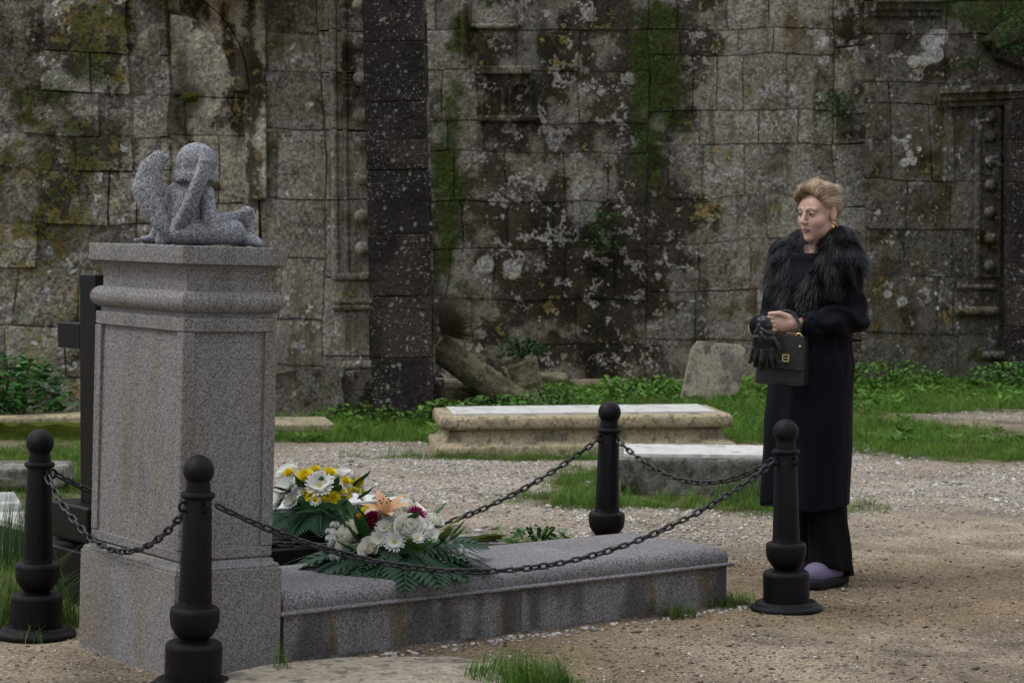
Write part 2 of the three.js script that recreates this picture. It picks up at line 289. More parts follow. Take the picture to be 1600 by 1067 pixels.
{
  const geos = [tuft(26, 0.1, 0.05, 0.6, 0.004, 1), tuft(30, 0.06, 0.06, 0.8, 0.004, 2), tuft(14, 0.2, 0.05, 0.9, 0.005, 3)], lists = [[], [], []], weeds = [[], []]; reseed(9);
  for (let n = 0; n < 75000; n++) {
    const z = -6 - 17.5 * pow(rnd(), 0.85), half = 0.255 * -z + 0.8, x = rr(-half, half); if (blocked(x, z)) continue;
    const g = grassAt(x, z), near = ss(-18.5, -21.5, z); if (rnd() > g * (z < -14 ? 0.95 : 0.6) && !(rnd() < 0.004 && g > 0.01)) continue;
    const b = rr(0.6, 1.3), y = rnd() < 0.12, tint = y ? [0.16 * b, 0.15 * b, 0.05 * b] : [0.115 * b, 0.24 * b, 0.028 * b], far = z < -15.3, k = rnd() < 0.035 ? 2 : rnd() < 0.5 ? 0 : 1;
    if (far && rnd() < 0.04 + 0.16 * near * vn(x * 1.5, z * 1.5)) { weeds[floor(rnd() * 2)].push([x, heightAt(x, z), z, rr(0, 6), rr(0.6, 1.4) * (1 + near * 0.4), [0.1 * b, 0.215 * b, 0.03 * b]]); continue; }
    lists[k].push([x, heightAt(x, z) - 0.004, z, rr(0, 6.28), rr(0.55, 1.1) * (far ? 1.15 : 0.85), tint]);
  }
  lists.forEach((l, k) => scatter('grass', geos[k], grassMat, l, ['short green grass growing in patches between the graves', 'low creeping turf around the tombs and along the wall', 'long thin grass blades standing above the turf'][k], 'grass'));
  weeds.forEach((l, k) => scatter('weeds', k ? rosette(16, 0.045, 0.024, 12, 1.0) : rosette(13, 0.06, 0.028, 11, 0.9), weedMat, l, k ? 'small round leaved weeds along the foot of the ruined wall' : 'broad leaved weeds crowding the foot of the ruined wall', 'weeds'));
  const leafG = rosette(1, 0.04, 0.022, 3, 0.2), lit = []; reseed(31);
  for (let n = 0; n < 900; n++) { const z = -5.9 - 9 * pow(rnd(), 1.5), x = rr(-0.25, 0.25) * -z; if (blocked(x, z)) continue; const b = rr(0.4, 1.1); lit.push([x, heightAt(x, z) + 0.004, z, rr(0, 6), rr(0.3, 1.0), [0.1 * b, 0.065 * b, 0.04 * b], rr(-0.3, 0.3), rr(-0.3, 0.3)]); }
  scatter('leaf_litter', leafG, mat(0xffffff, 0.9, { side: THREE.DoubleSide, vertexColors: true }), lit, 'dry brown leaf scraps scattered on the sandy ground', 'leaf litter');
}
// ---------------------------------------------------------------- the ruined church wall
// lichen, moss, soot and run-off on old granite; blobs are [x, y, radius x, radius y, strength] in metres on the wall
const blob = (list, x, y) => { let s = 0; for (const [a, b, c, d, k] of list || []) { const q = ((x - a) / c) ** 2 + ((y - b) / d) ** 2; if (q < 6) s += k * exp(-q); } return s; };
function wallTex(px, py, r, st) {                          // r = [x0, x1, y0, y1]
  return tex(px, py, (u, v, o) => {
    const x = mix(r[0], r[1], u), y = mix(r[2], r[3], v), k = st.seed;
    const a = fbm(x * 1.1 + k, y * 1.1 + k, 4), b = fbm(x * 4 + k * 2, y * 4, 5), c = fbm(x * 13 + k, y * 13 + 4, 4), f = fbm(x * 42, y * 42 + k, 3), run = fbm(x * 9 + k, y * 1.1, 4), sp = vn(x * 130 + k, y * 130);
    const gr = vn(x * 62 + k, y * 62), gw = 0.45 + 1.1 * gr;
    let g = st.base * 1.15 * (0.72 + 0.9 * (b - 0.35) + 1.0 * (f - 0.5) + 0.5 * (sp - 0.5)) * (0.6 + 0.8 * gr), R = g * mix(1.02, 1.15, a), Gc = g, B = g * mix(0.9, 0.75, a);
    const li = (m, q) => { const t = cl(m), h = gw * (0.6 + 0.8 * f); R = mix(R, q[0] * h, t); Gc = mix(Gc, q[1] * h, t); B = mix(B, q[2] * h, t); };
    const ed = 0.4 * c + 0.4 * f + 0.2 * gr;             // ragged edges
    li(ss(0.52, 0.72, 0.5 * run + 0.5 * b + 0.25 * (ed - 0.5) + blob(st.brown, x, y)) * 0.8, [0.085, 0.06, 0.026]);
    li(ss(0.47, 0.6, 0.55 * b + 0.45 * a + 0.5 * (ed - 0.5) + st.soot + blob(st.dark, x, y)) * 0.88, [0.026, 0.021, 0.013]);
    if (st.damp) li(ss(0.5, 0.68, 0.75 * fbm(x * 2.4 + k, y * 0.3 + 7, 3) + 0.25 * b + 0.3 * (ed - 0.5) + st.damp + blob(st.wet, x, y)) * 0.85, [0.021, 0.02, 0.013]);
    li(ss(0.56, 0.61, 0.6 * c + 0.4 * b + 0.3 * (f - 0.5) + st.ochre + blob(st.yellow, x, y)) * 0.8, [0.26, 0.205, 0.07]);
    li(ss(0.55, 0.63, 0.5 * fbm(x * 6 + 70, y * 6 + k, 4) + 0.5 * c + 0.35 * (f - 0.5) + st.grey + blob(st.pale, x, y)) * 0.85, [0.31, 0.3, 0.285]);
    li(ss(0.66, 0.7, fbm(x * 10 + 11, y * 10 + k, 3) * 0.75 + 0.25 * f + st.white) * 0.9, [0.5, 0.5, 0.5]);
    li(ss(0.5, 0.68, 0.45 * b + 0.55 * ed + st.moss + blob(st.green, x, y)) * 0.9, [0.034, 0.055, 0.009]);
    for (const [sx, sy, rad] of st.spots || []) { const q = hypot(x - sx, y - sy) / rad; if (q < 1.6) li(ss(1.05, 0.85, q + 0.5 * (c - 0.5)) * 0.85, [0.42, 0.42, 0.4]); }
    o[0] = R; o[1] = Gc; o[2] = B;
  });
}
function stoneGeo(x0, x1, y0, y1, proud, rough, r, sd, back = 0.16) {
  const w = x1 - x0, h = y1 - y0, n = cl(round(w / 0.075), 3, 10), m = cl(round(h / 0.075), 3, 10), pos = [], uv = [], idx = [], gap = 0.001, e = 0.02;
  const put = (i, j, inset, z) => {
    const ui = i / n, vj = j / m, jx = (vn(sd + j * 0.8, i * 3.1) - 0.5) * 0.022, jy = (vn(sd + 50 + i * 0.8, j * 3.1) - 0.5) * 0.02;
    const gx = i === 0 ? gap + inset + max(0, jx) : i === n ? -gap - inset - max(0, -jx) : jx, gy = j === 0 ? gap + inset + max(0, jy) : j === m ? -gap - inset - max(0, -jy) : jy;
    const X0 = x0 + w * ui + gx, Y0 = y0 + h * vj + gy, X = X0 + 0.09 * (fbm(Y0 * 1.6 + 3, X0 * 0.7, 2) - 0.5), Y = Y0 + 0.1 * (fbm(X0 * 1.5 + 11, Y0 * 0.7, 2) - 0.5); pos.push(X, Y, z); uv.push((X - r[0]) / (r[1] - r[0]), (Y - r[2]) / (r[3] - r[2]));
  };
  for (let j = 0; j <= m; j++) for (let i = 0; i <= n; i++) {
    const dx = min(i / n, 1 - i / n) * w, dy = min(j / m, 1 - j / m) * h, ed = ss(0, e, min(dx, dy));
    put(i, j, 0.004, proud - 0.003 * (1 - ed) + rough * (fbm(sd + i * 0.55, sd * 1.7 + j * 0.55, 3) - 0.5) * (0.4 + 0.6 * ed));
  }
  for (let j = 0; j < m; j++) for (let i = 0; i < n; i++) { const a = j * (n + 1) + i; idx.push(a, a + 1, a + n + 2, a, a + n + 2, a + n + 1); }
  const ring = []; for (let i = 0; i <= n; i++) ring.push([i, 0]); for (let j = 1; j <= m; j++) ring.push([n, j]); for (let i = n - 1; i >= 0; i--) ring.push([i, m]); for (let j = m - 1; j > 0; j--) ring.push([0, j]);
  const s = pos.length / 3, N = ring.length; for (const [i, j] of ring) put(i, j, 0, -back);
  for (const [i, j] of ring) { const a = j * (n + 1) + i; pos.push(pos[a * 3], pos[a * 3 + 1], pos[a * 3 + 2]); uv.push(uv[a * 2], uv[a * 2 + 1]); }   // the sides keep edges of their own, so that the arris stays crisp
  for (let k = 0; k < N; k++) { const l = (k + 1) % N, a = s + N + k, b = s + N + l; idx.push(a, s + k, b, b, s + k, s + l); }
  return tri(pos, idx, uv);
}
function wall(name, label, at, tilt, courses, r, m, opt = {}) {
  const w = thing(name, label, 'wall', null, 'thing'); w.position.set(...at); w.rotation.set(0, opt.yaw ?? 0, tilt);
  let k = opt.seed ?? 1; reseed(k * 31);
  for (const [y0, y1, xs] of courses) for (let i = 0; i + 1 < xs.length; i++) {
    k += 7.3; const q = part(w, 'stone', stoneGeo(xs[i], xs[i + 1], y0, y1, (opt.proud ?? 0) + rr(-0.5, 0.5) * (opt.uneven ?? 0.03), opt.rough ?? 0.035, r, k), rnd() < 0.5 ? m[0] : m[1]);
    if (opt.skew) q.rotation.z = rr(-opt.skew, opt.skew);
  }
  if (opt.core) { const [a, b, c, d] = opt.core; const g = box(b - a, d - c, 0.5, (a + b) / 2, (c + d) / 2, -0.263); const p = g.attributes.position, uv = g.attributes.uv; for (let i = 0; i < p.count; i++) uv.setXY(i, (p.getX(i) - r[0]) / (r[1] - r[0]), (p.getY(i) - r[2]) / (r[3] - r[2])); part(w, 'mortar', g, m[2]); }
  return w;
}
const wm = (t, bump = 0.02, rep2 = 4) => [0.93, 0.78, 0.55].map((c) => mat(rgb(c, c * 0.985, c * 0.96), 0.95, { map: t, bumpMap: rep(roughBump, rep2, rep2), bumpScale: bump }));
const fitUV = (g, r) => { const p = g.attributes.position, uv = new Float32Array(p.count * 2); for (let i = 0; i < p.count; i++) { uv[i * 2] = (p.getX(i) + p.getZ(i) * 0.3 - r[0]) / (r[1] - r[0]); uv[i * 2 + 1] = (p.getY(i) - r[2]) / (r[3] - r[2]); } g.setAttribute('uv', new THREE.BufferAttribute(uv, 2)); return g; };

// rear wall behind the tombs
const RC = [-1.5, 3.9, -0.5, 5.5];
const texC = wallTex(1800, 1800, RC, { seed: 3, base: 0.25, soot: -0.02, ochre: -0.11, grey: -0.055, white: -0.13, moss: -0.14, damp: 0.035, wet: [[2.6, 2.2, 0.8, 3, -0.3], [-0.2, 2.6, 0.4, 0.6, -0.06]],
  dark: [[0.4, 3.3, 1.3, 1.6, 0.1], [0.9, 1.2, 1.1, 0.6, 0.18], [1.45, 2.4, 0.5, 1.7, 0.2], [2.6, 3.1, 0.45, 0.9, -0.14], [3.0, 2.6, 0.6, 2.2, -0.09], [2.5, 1.2, 0.5, 1.0, -0.16], [0.9, 0.9, 0.9, 0.4, 0.06]],
  brown: [[0.6, 0.9, 1.1, 0.5, 0.1], [0, 3.1, 0.7, 0.5, 0.06], [1.6, 1.6, 0.5, 0.8, 0.06], [3.1, 3.5, 0.4, 1.4, 0.04]], yellow: [[2.0, 1.95, 0.35, 0.6, 0.2], [1.6, 0.45, 0.3, 0.3, 0.06], [2.3, 0.6, 0.3, 0.4, 0.08]],
  pale: [[-0.1, 2.5, 0.35, 0.3, 0.06], [0.55, 2.75, 0.3, 0.3, 0.06], [0.2, 1.9, 0.6, 0.5, 0.05], [2.5, 2.3, 0.6, 1.2, 0.09], [1.6, 0.5, 0.5, 0.5, 0.02], [2.0, 0.6, 0.35, 0.7, 0.04]],
  green: [[-0.62, 2.6, 0.16, 1.6, 0.3], [-0.72, 1.9, 0.14, 0.8, 0.34], [1.5, 3.6, 0.26, 1.3, 0.3], [1.75, 3.1, 0.2, 0.8, 0.12], [1.42, 2.5, 0.15, 0.7, 0.24], [2.15, 3.75, 0.1, 0.15, 0.25], [2.35, 0.5, 0.3, 0.5, 0.16], [-0.2, 4.2, 0.3, 0.4, 0.16], [0.1, 0.35, 0.3, 0.2, 0.08]],
  spots: [[3.28, 3.55, 0.07], [3.29, 3.35, 0.06], [3.28, 2.95, 0.055], [3.3, 2.7, 0.05], [2.97, 3.05, 0.04], [2.97, 2.9, 0.045], [0.0, 1.15, 0.11], [-0.28, 1.2, 0.1]] });
const mC = wm(texC);
const coursesC = [[4.4, 5.35, [-1.35, -0.74, -0.07, 0.54, 1.43]], [3.67, 4.4, [-1.35, -0.79, -0.41, 0.1, 0.85, 1.43]], [3.25, 3.67, [-1.35, -0.44, 0.08, 0.71, 1.43]], [2.71, 3.25, [-1.35, -0.74, -0.35, 0.2, 0.7, 1.43]],
  [2.39, 2.71, [-1.35, -0.68, -0.3, 0.43, 1.43]], [1.85, 2.39, [-1.35, -0.61, -0.1, 0.54, 1.01, 1.43]], [1.35, 1.85, [-1.35, -0.54, -0.07, 0.41, 1.08, 1.43]], [0.82, 1.35, [-1.35, -0.68, -0.2, 0.54, 1.08, 1.43]],
  [0.35, 0.82, [-1.35, -0.41, 0.2, 0.68, 1.43]], [-0.33, 0.35, [-1.35, -0.74, 0, 0.71, 1.43]], [4.4, 5.35, [1.43, 2.03, 2.64, 3.4]], [3.67, 4.4, [1.43, 1.73, 2.13, 2.27, 2.71, 3.4]], [3.41, 3.67, [1.43, 1.76, 2.13, 2.38, 2.76, 3.4]],
  [2.83, 3.41, [1.43, 1.89, 2.15, 2.44, 2.91, 3.4]], [2.47, 2.83, [1.43, 1.98, 2.62, 3.04, 3.4]], [1.9, 2.47, [1.43, 1.66, 2.03, 2.47, 2.92, 3.4]], [1.43, 1.9, [1.43, 1.93, 2.37, 2.68, 3.4]], [0.92, 1.43, [1.43, 1.96, 2.5, 3.4]],
  [0.41, 0.92, [1.43, 1.93, 2.57, 3.4]], [-0.33, 0.41, [1.43, 2.03, 2.71, 3.4]]];
const wallC = wall('ruined_church_wall', 'tall mossy ashlar wall of the ruin behind the chest tomb, dark with lichen', [0.007, 0, -23], 0.008, coursesC, RC, mC, { seed: 3, core: [-1.4, 3.75, -0.4, 5.35], uneven: 0.022, rough: 0.03 });
// arched relief panel and frame mouldings on it
{
  const arc = (cx, cy, r) => new THREE.TubeGeometry(new THREE.CatmullRomCurve3([V(cx - r, cy - 0.3, 0.03), V(cx - r, cy, 0.04), V(cx - r * 0.7, cy + r * 0.7, 0.04), V(cx, cy + r, 0.04), V(cx + r * 0.7, cy + r * 0.7, 0.04), V(cx + r, cy, 0.04), V(cx + r, cy - 0.3, 0.03)]), 24, 0.016, 5);
  part(wallC, 'carved_arch', fitUV(arc(-0.2, 3.0, 0.105), RC), mC[0]); part(wallC, 'carved_arch', fitUV(arc(0.09, 3.0, 0.105), RC), mC[0]);
  part(wallC, 'ledge', fitUV(box(0.62, 0.085, 0.12, -0.1, 3.24, 0.03, 0.02), RC), mC[0]); part(wallC, 'sill', fitUV(box(0.62, 0.06, 0.1, -0.04, 2.735, 0.03, 0.02), RC), mC[0]);
  part(wallC, 'frame_moulding', fitUV(box(0.05, 0.85, 0.09, -0.51, 3.75, 0.03, 0.02), RC), mC[0]); part(wallC, 'frame_moulding', fitUV(box(0.05, 0.7, 0.09, 0.1, 4.05, 0.03, 0.02), RC), mC[0]); part(wallC, 'frame_moulding', fitUV(box(0.5, 0.05, 0.09, -0.18, 3.7, 0.03, 0.02), RC), mC[0]);
  part(wallC, 'socket_stone', fitUV(warp(new THREE.IcosahedronGeometry(0.11, 2), (x, y, z) => [x + 0.87, y * 1.2 + 1.28, z * 0.7 + 0.05]), RC), mC[0]);
  reseed(8); for (const [y0, y1] of [[4.27, 5.35], [3.48, 4.27], [2.78, 3.48], [2.47, 2.78], [1.77, 2.47], [1.09, 1.77], [0.41, 1.09], [-0.33, 0.41]]) part(wallC, 'pilaster_stone', stoneGeo(3.4, 3.75, y0, y1, 0.1, 0.02, RC, 90 + y0 * 9), rnd() < 0.5 ? mC[0] : mC[1]);
}

// wall to the right of it with cornice, ball ornaments and a dark engaged column
const RD = [-0.8, 2.2, -0.4, 5.4];
const texD = wallTex(900, 1600, RD, { seed: 21, base: 0.125, soot: -0.045, ochre: -0.12, grey: -0.09, white: -0.1, moss: -0.13, dark: [[-0.2, 3.4, 0.4, 0.5, 0.12], [0.9, 4, 0.7, 0.7, 0.1], [0, 1.9, 0.3, 0.5, 0.05]], brown: [[0, 1.7, 0.8, 1.3, 0.1]], pale: [[0, 0.9, 0.5, 0.4, 0.02]],
  green: [[0.3, 3.9, 1.2, 0.2, 0.22], [0.9, 3.55, 0.6, 0.35, 0.16], [-0.1, 0.15, 0.9, 0.2, 0.18], [0.6, 3.1, 0.5, 0.12, 0.1]], yellow: [],
  spots: [[0.02, 3.5, 0.11], [0.05, 3.38, 0.1], [-0.05, 3.32, 0.08], [0.11, 3.55, 0.09], [-0.16, 3.3, 0.07], [-0.25, 2.48, 0.035], [-0.23, 2.42, 0.03], [-0.2, 2.35, 0.04], [-0.25, 2.26, 0.05], [-0.1, 2.4, 0.03], [-0.17, 2.28, 0.05], [-0.42, 0.9, 0.045], [-0.27, 0.82, 0.06], [0.95, 2.6, 0.05], [0.97, 2.3, 0.07], [0.9, 0.9, 0.05], [0.86, 0.7, 0.05], [0.95, 0.6, 0.06], [0.9, 1.2, 0.03]] });
const mD = wm(texD);
{
  const w = wall('carved_church_wall', 'brown ashlar wall with cornice and stone balls behind the woman, at the right', [4.33, 0.02, -22.6], 0.008, [[4.39, 5.32, [-0.64, -0.07, 0.47, 1, 1.93]], [3.93, 4.39, [-0.64, 0.13, 0.73, 1.93]], [3.59, 3.93, [-0.64, 0.19, 0.73, 1.93]], [3.09, 3.59, [-0.64, -0.5, 0.19, 0.75, 1.93]], [2.87, 3.09, [-0.64, -0.41, 0.12, 0.55]],
    [2.07, 2.87, [-0.64, -0.4, 0, 0.25, 0.55]], [1.55, 2.07, [-0.64, -0.25, 0.2, 0.55]], [1.07, 1.55, [-0.64, -0.27, 0.23, 0.55]], [0.48, 1.07, [-0.64, 0.1, 0.27, 0.75]], [-0.28, 0.48, [-0.64, 0.33, 0.75]]], RD, mD, { seed: 40, core: [-0.6, 1.9, -0.3, 5.3], uneven: 0.025, rough: 0.02 });
  const prof = (pts, len) => { const s = new THREE.Shape(); pts.forEach(([a, b], i) => (i ? s.lineTo(a, b) : s.moveTo(a, b))); const g = new THREE.ExtrudeGeometry(s, { depth: len, bevelEnabled: false, steps: 6 }); g.rotateY(-PI / 2); return g; };   // profile x becomes z
  const corn = [[0, 0], [0.08, 0], [0.1, 0.04], [0.16, 0.06], [0.18, 0.12], [0.24, 0.13], [0.24, 0.2], [0, 0.2]];
  const c1 = prof(corn, 1.85); c1.rotateZ(0.03); c1.translate(1.93, 2.88, 0.02); part(w, 'cornice', fitUV(c1, RD), mD[0]);
  const c2 = prof(corn, 0.7); c2.translate(0.12, 3.76, 0.0); part(w, 'cornice', fitUV(c2, RD), mD[1]);
  reseed(4); for (const y of [2.73, 2.53, 2.27, 2.02, 1.74, 1.47, 1.19]) part(w, 'stone_ball', fitUV(warp(new THREE.SphereGeometry(0.062, 14, 10), (a, b, c) => [a + 0.62 + rr(-0.001, 0.001), b + y, c + 0.09]), RD), mD[0]);
  part(w, 'shaft', fitUV(new THREE.CylinderGeometry(0.04, 0.04, 1.8, 10).translate(0.5, 1.97, 0.05), RD), mD[1]); part(w, 'back_strip', fitUV(box(0.2, 1.8, 0.2, 0.64, 1.97, -0.06), RD), mD[1]);
  for (const [x, y, l, q] of [[0.5, 0.97, 0.36, 0.03], [0.5, 0.72, 0.38, 0.05], [0.74, 0.26, 0.3, 0.045]]) part(w, 'base_moulding', fitUV(new THREE.CapsuleGeometry(q, l, 4, 10).rotateZ(PI / 2).translate(x, y, 0.05), RD), mD[0]);
  part(w, 'overhanging_stone', fitUV(warp(new THREE.IcosahedronGeometry(0.5, 3), (x, y, z) => { const n = fbm(x * 5 + 9, y * 5 + z * 3, 3) * 0.5 + 0.75; return [x * 1.2 * n + 1.2, y * 0.65 * n + 3.5, z * 0.8 * n + 0.05]; }), RD), mD[2]);
  w.children.at(-1).userData.label = 'dark rubble lump above the cornice';
}
const dots = (x0, y0, share, s) => { const y = y0 + 2.2 * vn(x0 * 0.21 + s, y0 * 0.21), x = x0 + 2.2 * vn(x0 * 0.19, y0 * 0.23 + s) + 7 * LAT[(floor(y) * 31 + s) & 65535], i = floor(x), j = floor(y), h = (n) => LAT[(i * 7919 + j * 613 + n * 331 + s * 57) & 65535]; if (h(1) > share) return 0; const r = 0.12 + 0.3 * h(4) * h(4); return ss(r, r * 0.7, hypot(x - i - 0.5 - 0.25 * (h(2) - 0.5), y - j - 0.5 - 0.25 * (h(3) - 0.5)) + 0.1 * (vn(x * 5, y * 5) - 0.5)); };   // round lichen dots
const darkStone = tex(1024, 1024, (u, v, o) => {           // blackened column stone with pale lichen dots
  const b = fbm(u * 10, v * 10, 5), f = fbm(u * 120, v * 120, 2), cl2 = ss(0.42, 0.66, fbm(u * 7 + 3, v * 7, 3)), sp = max(dots(u * 46, v * 46, 0.05 + 0.35 * cl2, 3), 0.8 * dots(u * 95, v * 95, 0.1 + 0.5 * cl2, 9)), m = ss(0.55, 0.7, fbm(u * 6 + 30, v * 3, 4));
  let g = 0.017 + 0.025 * (b - 0.4) + 0.016 * (f - 0.5); o[0] = mix(g * 1.2, 0.07, m * 0.5); o[1] = mix(g * 0.95, 0.055, m * 0.5); o[2] = mix(g * 0.95, 0.04, m * 0.5);
  const t = sp * (0.5 + 0.5 * b); o[0] = mix(o[0], 0.24, t); o[1] = mix(o[1], 0.235, t); o[2] = mix(o[2], 0.2, t);
});
const mDark = [1, 0.8].map((c) => mat(rgb(c, c, c), 0.8, { map: rep(darkStone, 1, 1), bumpMap: rep(roughBump, 2, 2), bumpScale: 0.02 }));
function column(name, label, at, tilt, joints, outline, foot) {   // drums stacked between joints, outline = half-section in plan
  const w = thing(name, label, 'column', null, 'thing'); w.position.set(...at); w.rotation.z = tilt; reseed(joints.length * 7);
  for (let i = 0; i + 1 < joints.length; i++) {
    const s = new THREE.Shape(), k = 1 + rr(-0.008, 0.008); outline.forEach(([a, b], j) => (j ? s.lineTo(a * k, b * k) : s.moveTo(a * k, b * k)));
    const g = new THREE.ExtrudeGeometry(s, { depth: joints[i + 1] - joints[i] - 0.016, bevelEnabled: true, bevelSize: 0.006, bevelThickness: 0.006, bevelSegments: 1, steps: 3 }); g.rotateX(-PI / 2); g.translate(0, joints[i] + 0.007, 0);
    part(w, 'drum', boxUV(g, 2.2, i * 0.37), mDark[floor(rnd() * 2)]);
  }
  if (foot) for (let i = 0; i + 1 < joints.length; i++) for (const [x, q] of [[0.205, 0.022], [0.24, 0.016]]) part(w, 'edge_moulding', fitUV(new THREE.CylinderGeometry(q, q, joints[i + 1] - joints[i] - 0.012, 10).translate(x, (joints[i] + joints[i + 1]) / 2, -0.03), RC), mC[0]);
  if (foot) part(w, 'column_base', boxUV(warp(new THREE.BoxGeometry(0.52, 0.34, 0.5, 6, 4, 4), (x, y, z) => [x * (1.04 - y * 0.25) + (vn(y * 9, z * 9) - 0.5) * 0.06 + 0.04, y + 0.13, z + (vn(x * 9, y * 9) - 0.5) * 0.06 - 0.1]), 2.2), mDark[0]);
  return w;
}
column('stone_column', 'blackened stone column dotted with pale lichen, left of the rear wall', [-0.85, 0, -17.2], 0.028, [0.0, 0.51, 0.99, 1.47, 1.97, 2.5, 2.96, 3.32, 3.9, 4.6], [[-0.225, -0.3], [-0.225, -0.06], [-0.11, 0.06], [0.13, 0.08], [0.18, 0.0], [0.185, -0.08], [0.235, -0.1], [0.235, -0.3]], true);
column('dark_column', 'blue black engaged column at the right edge of the ruin', [5.22, 0, -22.4], 0.015, [-0.2, 0.6, 1.25, 1.55, 2.07, 2.5, 2.9], [[-0.13, -0.3], [-0.13, 0], [0.05, 0.12], [0.4, 0.12], [0.6, 0], [0.6, -0.3]], false);

// left: rubble wall, niche, jamb and moulded pilaster
const RA = [-2.8, 0.9, -0.3, 4.3];
const texA = wallTex(1400, 1700, RA, { seed: 11, base: 0.27, soot: 0.005, ochre: 0.015, grey: -0.015, white: -0.03, moss: -0.035, dark: [[-0.4, 2.9, 0.6, 0.6, 0.06], [-0.2, 1.9, 0.5, 0.5, 0.08], [0.5, 2, 0.13, 3, -0.3], [-0.6, 0.9, 0.7, 0.6, -0.12], [-0.55, 2.2, 0.15, 0.3, -0.1], [0.02, 2.6, 0.12, 0.2, -0.15]],
  brown: [[0.33, 2, 0.05, 2, 0.1], [0.5, 2, 0.13, 3, -0.2]], yellow: [[-0.4, 1.3, 0.6, 0.5, 0.05], [-0.3, 3.4, 0.4, 0.4, 0.06], [0.5, 2, 0.13, 3, -0.2]], pale: [[-0.6, 2.25, 0.12, 0.15, 0.1], [-0.45, 0.8, 0.2, 0.25, 0.14], [0.5, 2.2, 0.12, 3, 0.1], [0.02, 2.6, 0.1, 0.2, 0.12]], green: [[-0.3, 2.35, 0.5, 0.5, 0.07], [-0.2, 2.9, 0.4, 0.3, 0.06], [0.5, 2, 0.13, 3, -0.3]] });
const mA = wm(texA, 0.035);
wall('rubble_wall', 'lichen crusted rubble wall with pale corner blocks, behind the black cross', [-3.4, 0, -17.3], 0.0, [[3.56, 4.15, [-2.6, -2, -1.44, -0.95, -0.45, 0, 0.37, 0.66]], [2.91, 3.56, [-2.6, -2.1, -1.44, -0.8, -0.3, 0.36, 0.66]], [2.59, 2.91, [-2.6, -2, -1.44, -0.95, -0.35, 0.05, 0.35, 0.66]], [2.24, 2.59, [-2.6, -1.9, -1.44, -1.04, -0.5, 0.1, 0.37, 0.66]], [1.96, 2.24, [-2.6, -2.1, -1.44, -0.75, -0.1, 0.36, 0.66]],
  [1.52, 1.96, [-2.6, -2, -1.44, -1, -0.35, 0.17, 0.39, 0.66]], [1.17, 1.52, [-2.6, -1.9, -1.44, -0.85, -0.4, 0.05, 0.4, 0.66]], [0.71, 1.17, [-2.6, -2, -1.44, -1.09, -0.55, -0.05, 0.36, 0.66]], [0.32, 0.71, [-2.6, -2, -1.44, -0.95, -0.61, -0.15, 0.34, 0.66]], [-0.12, 0.32, [-2.6, -2, -1.44, -0.7, -0.2, 0.35, 0.66]]], RA, mA, { seed: 60, core: [-2.6, 0.6, -0.2, 4.1], uneven: 0.06, rough: 0.09 });
const RB = [-0.9, 0.8, -0.3, 4.3];
const texB = wallTex(700, 1500, RB, { seed: 30, base: 0.56, soot: -0.1, ochre: -0.15, grey: -0.14, white: -0.16, moss: -0.2, dark: [[0.42, 2.6, 0.06, 1.2, 0.2], [0.1, 2.4, 0.3, 0.12, 0.08]], brown: [[-0.2, 2.8, 0.3, 0.5, 0.08], [0.1, 1.5, 0.4, 0.4, 0.03]] });
const mB = wm(texB, 0.015);
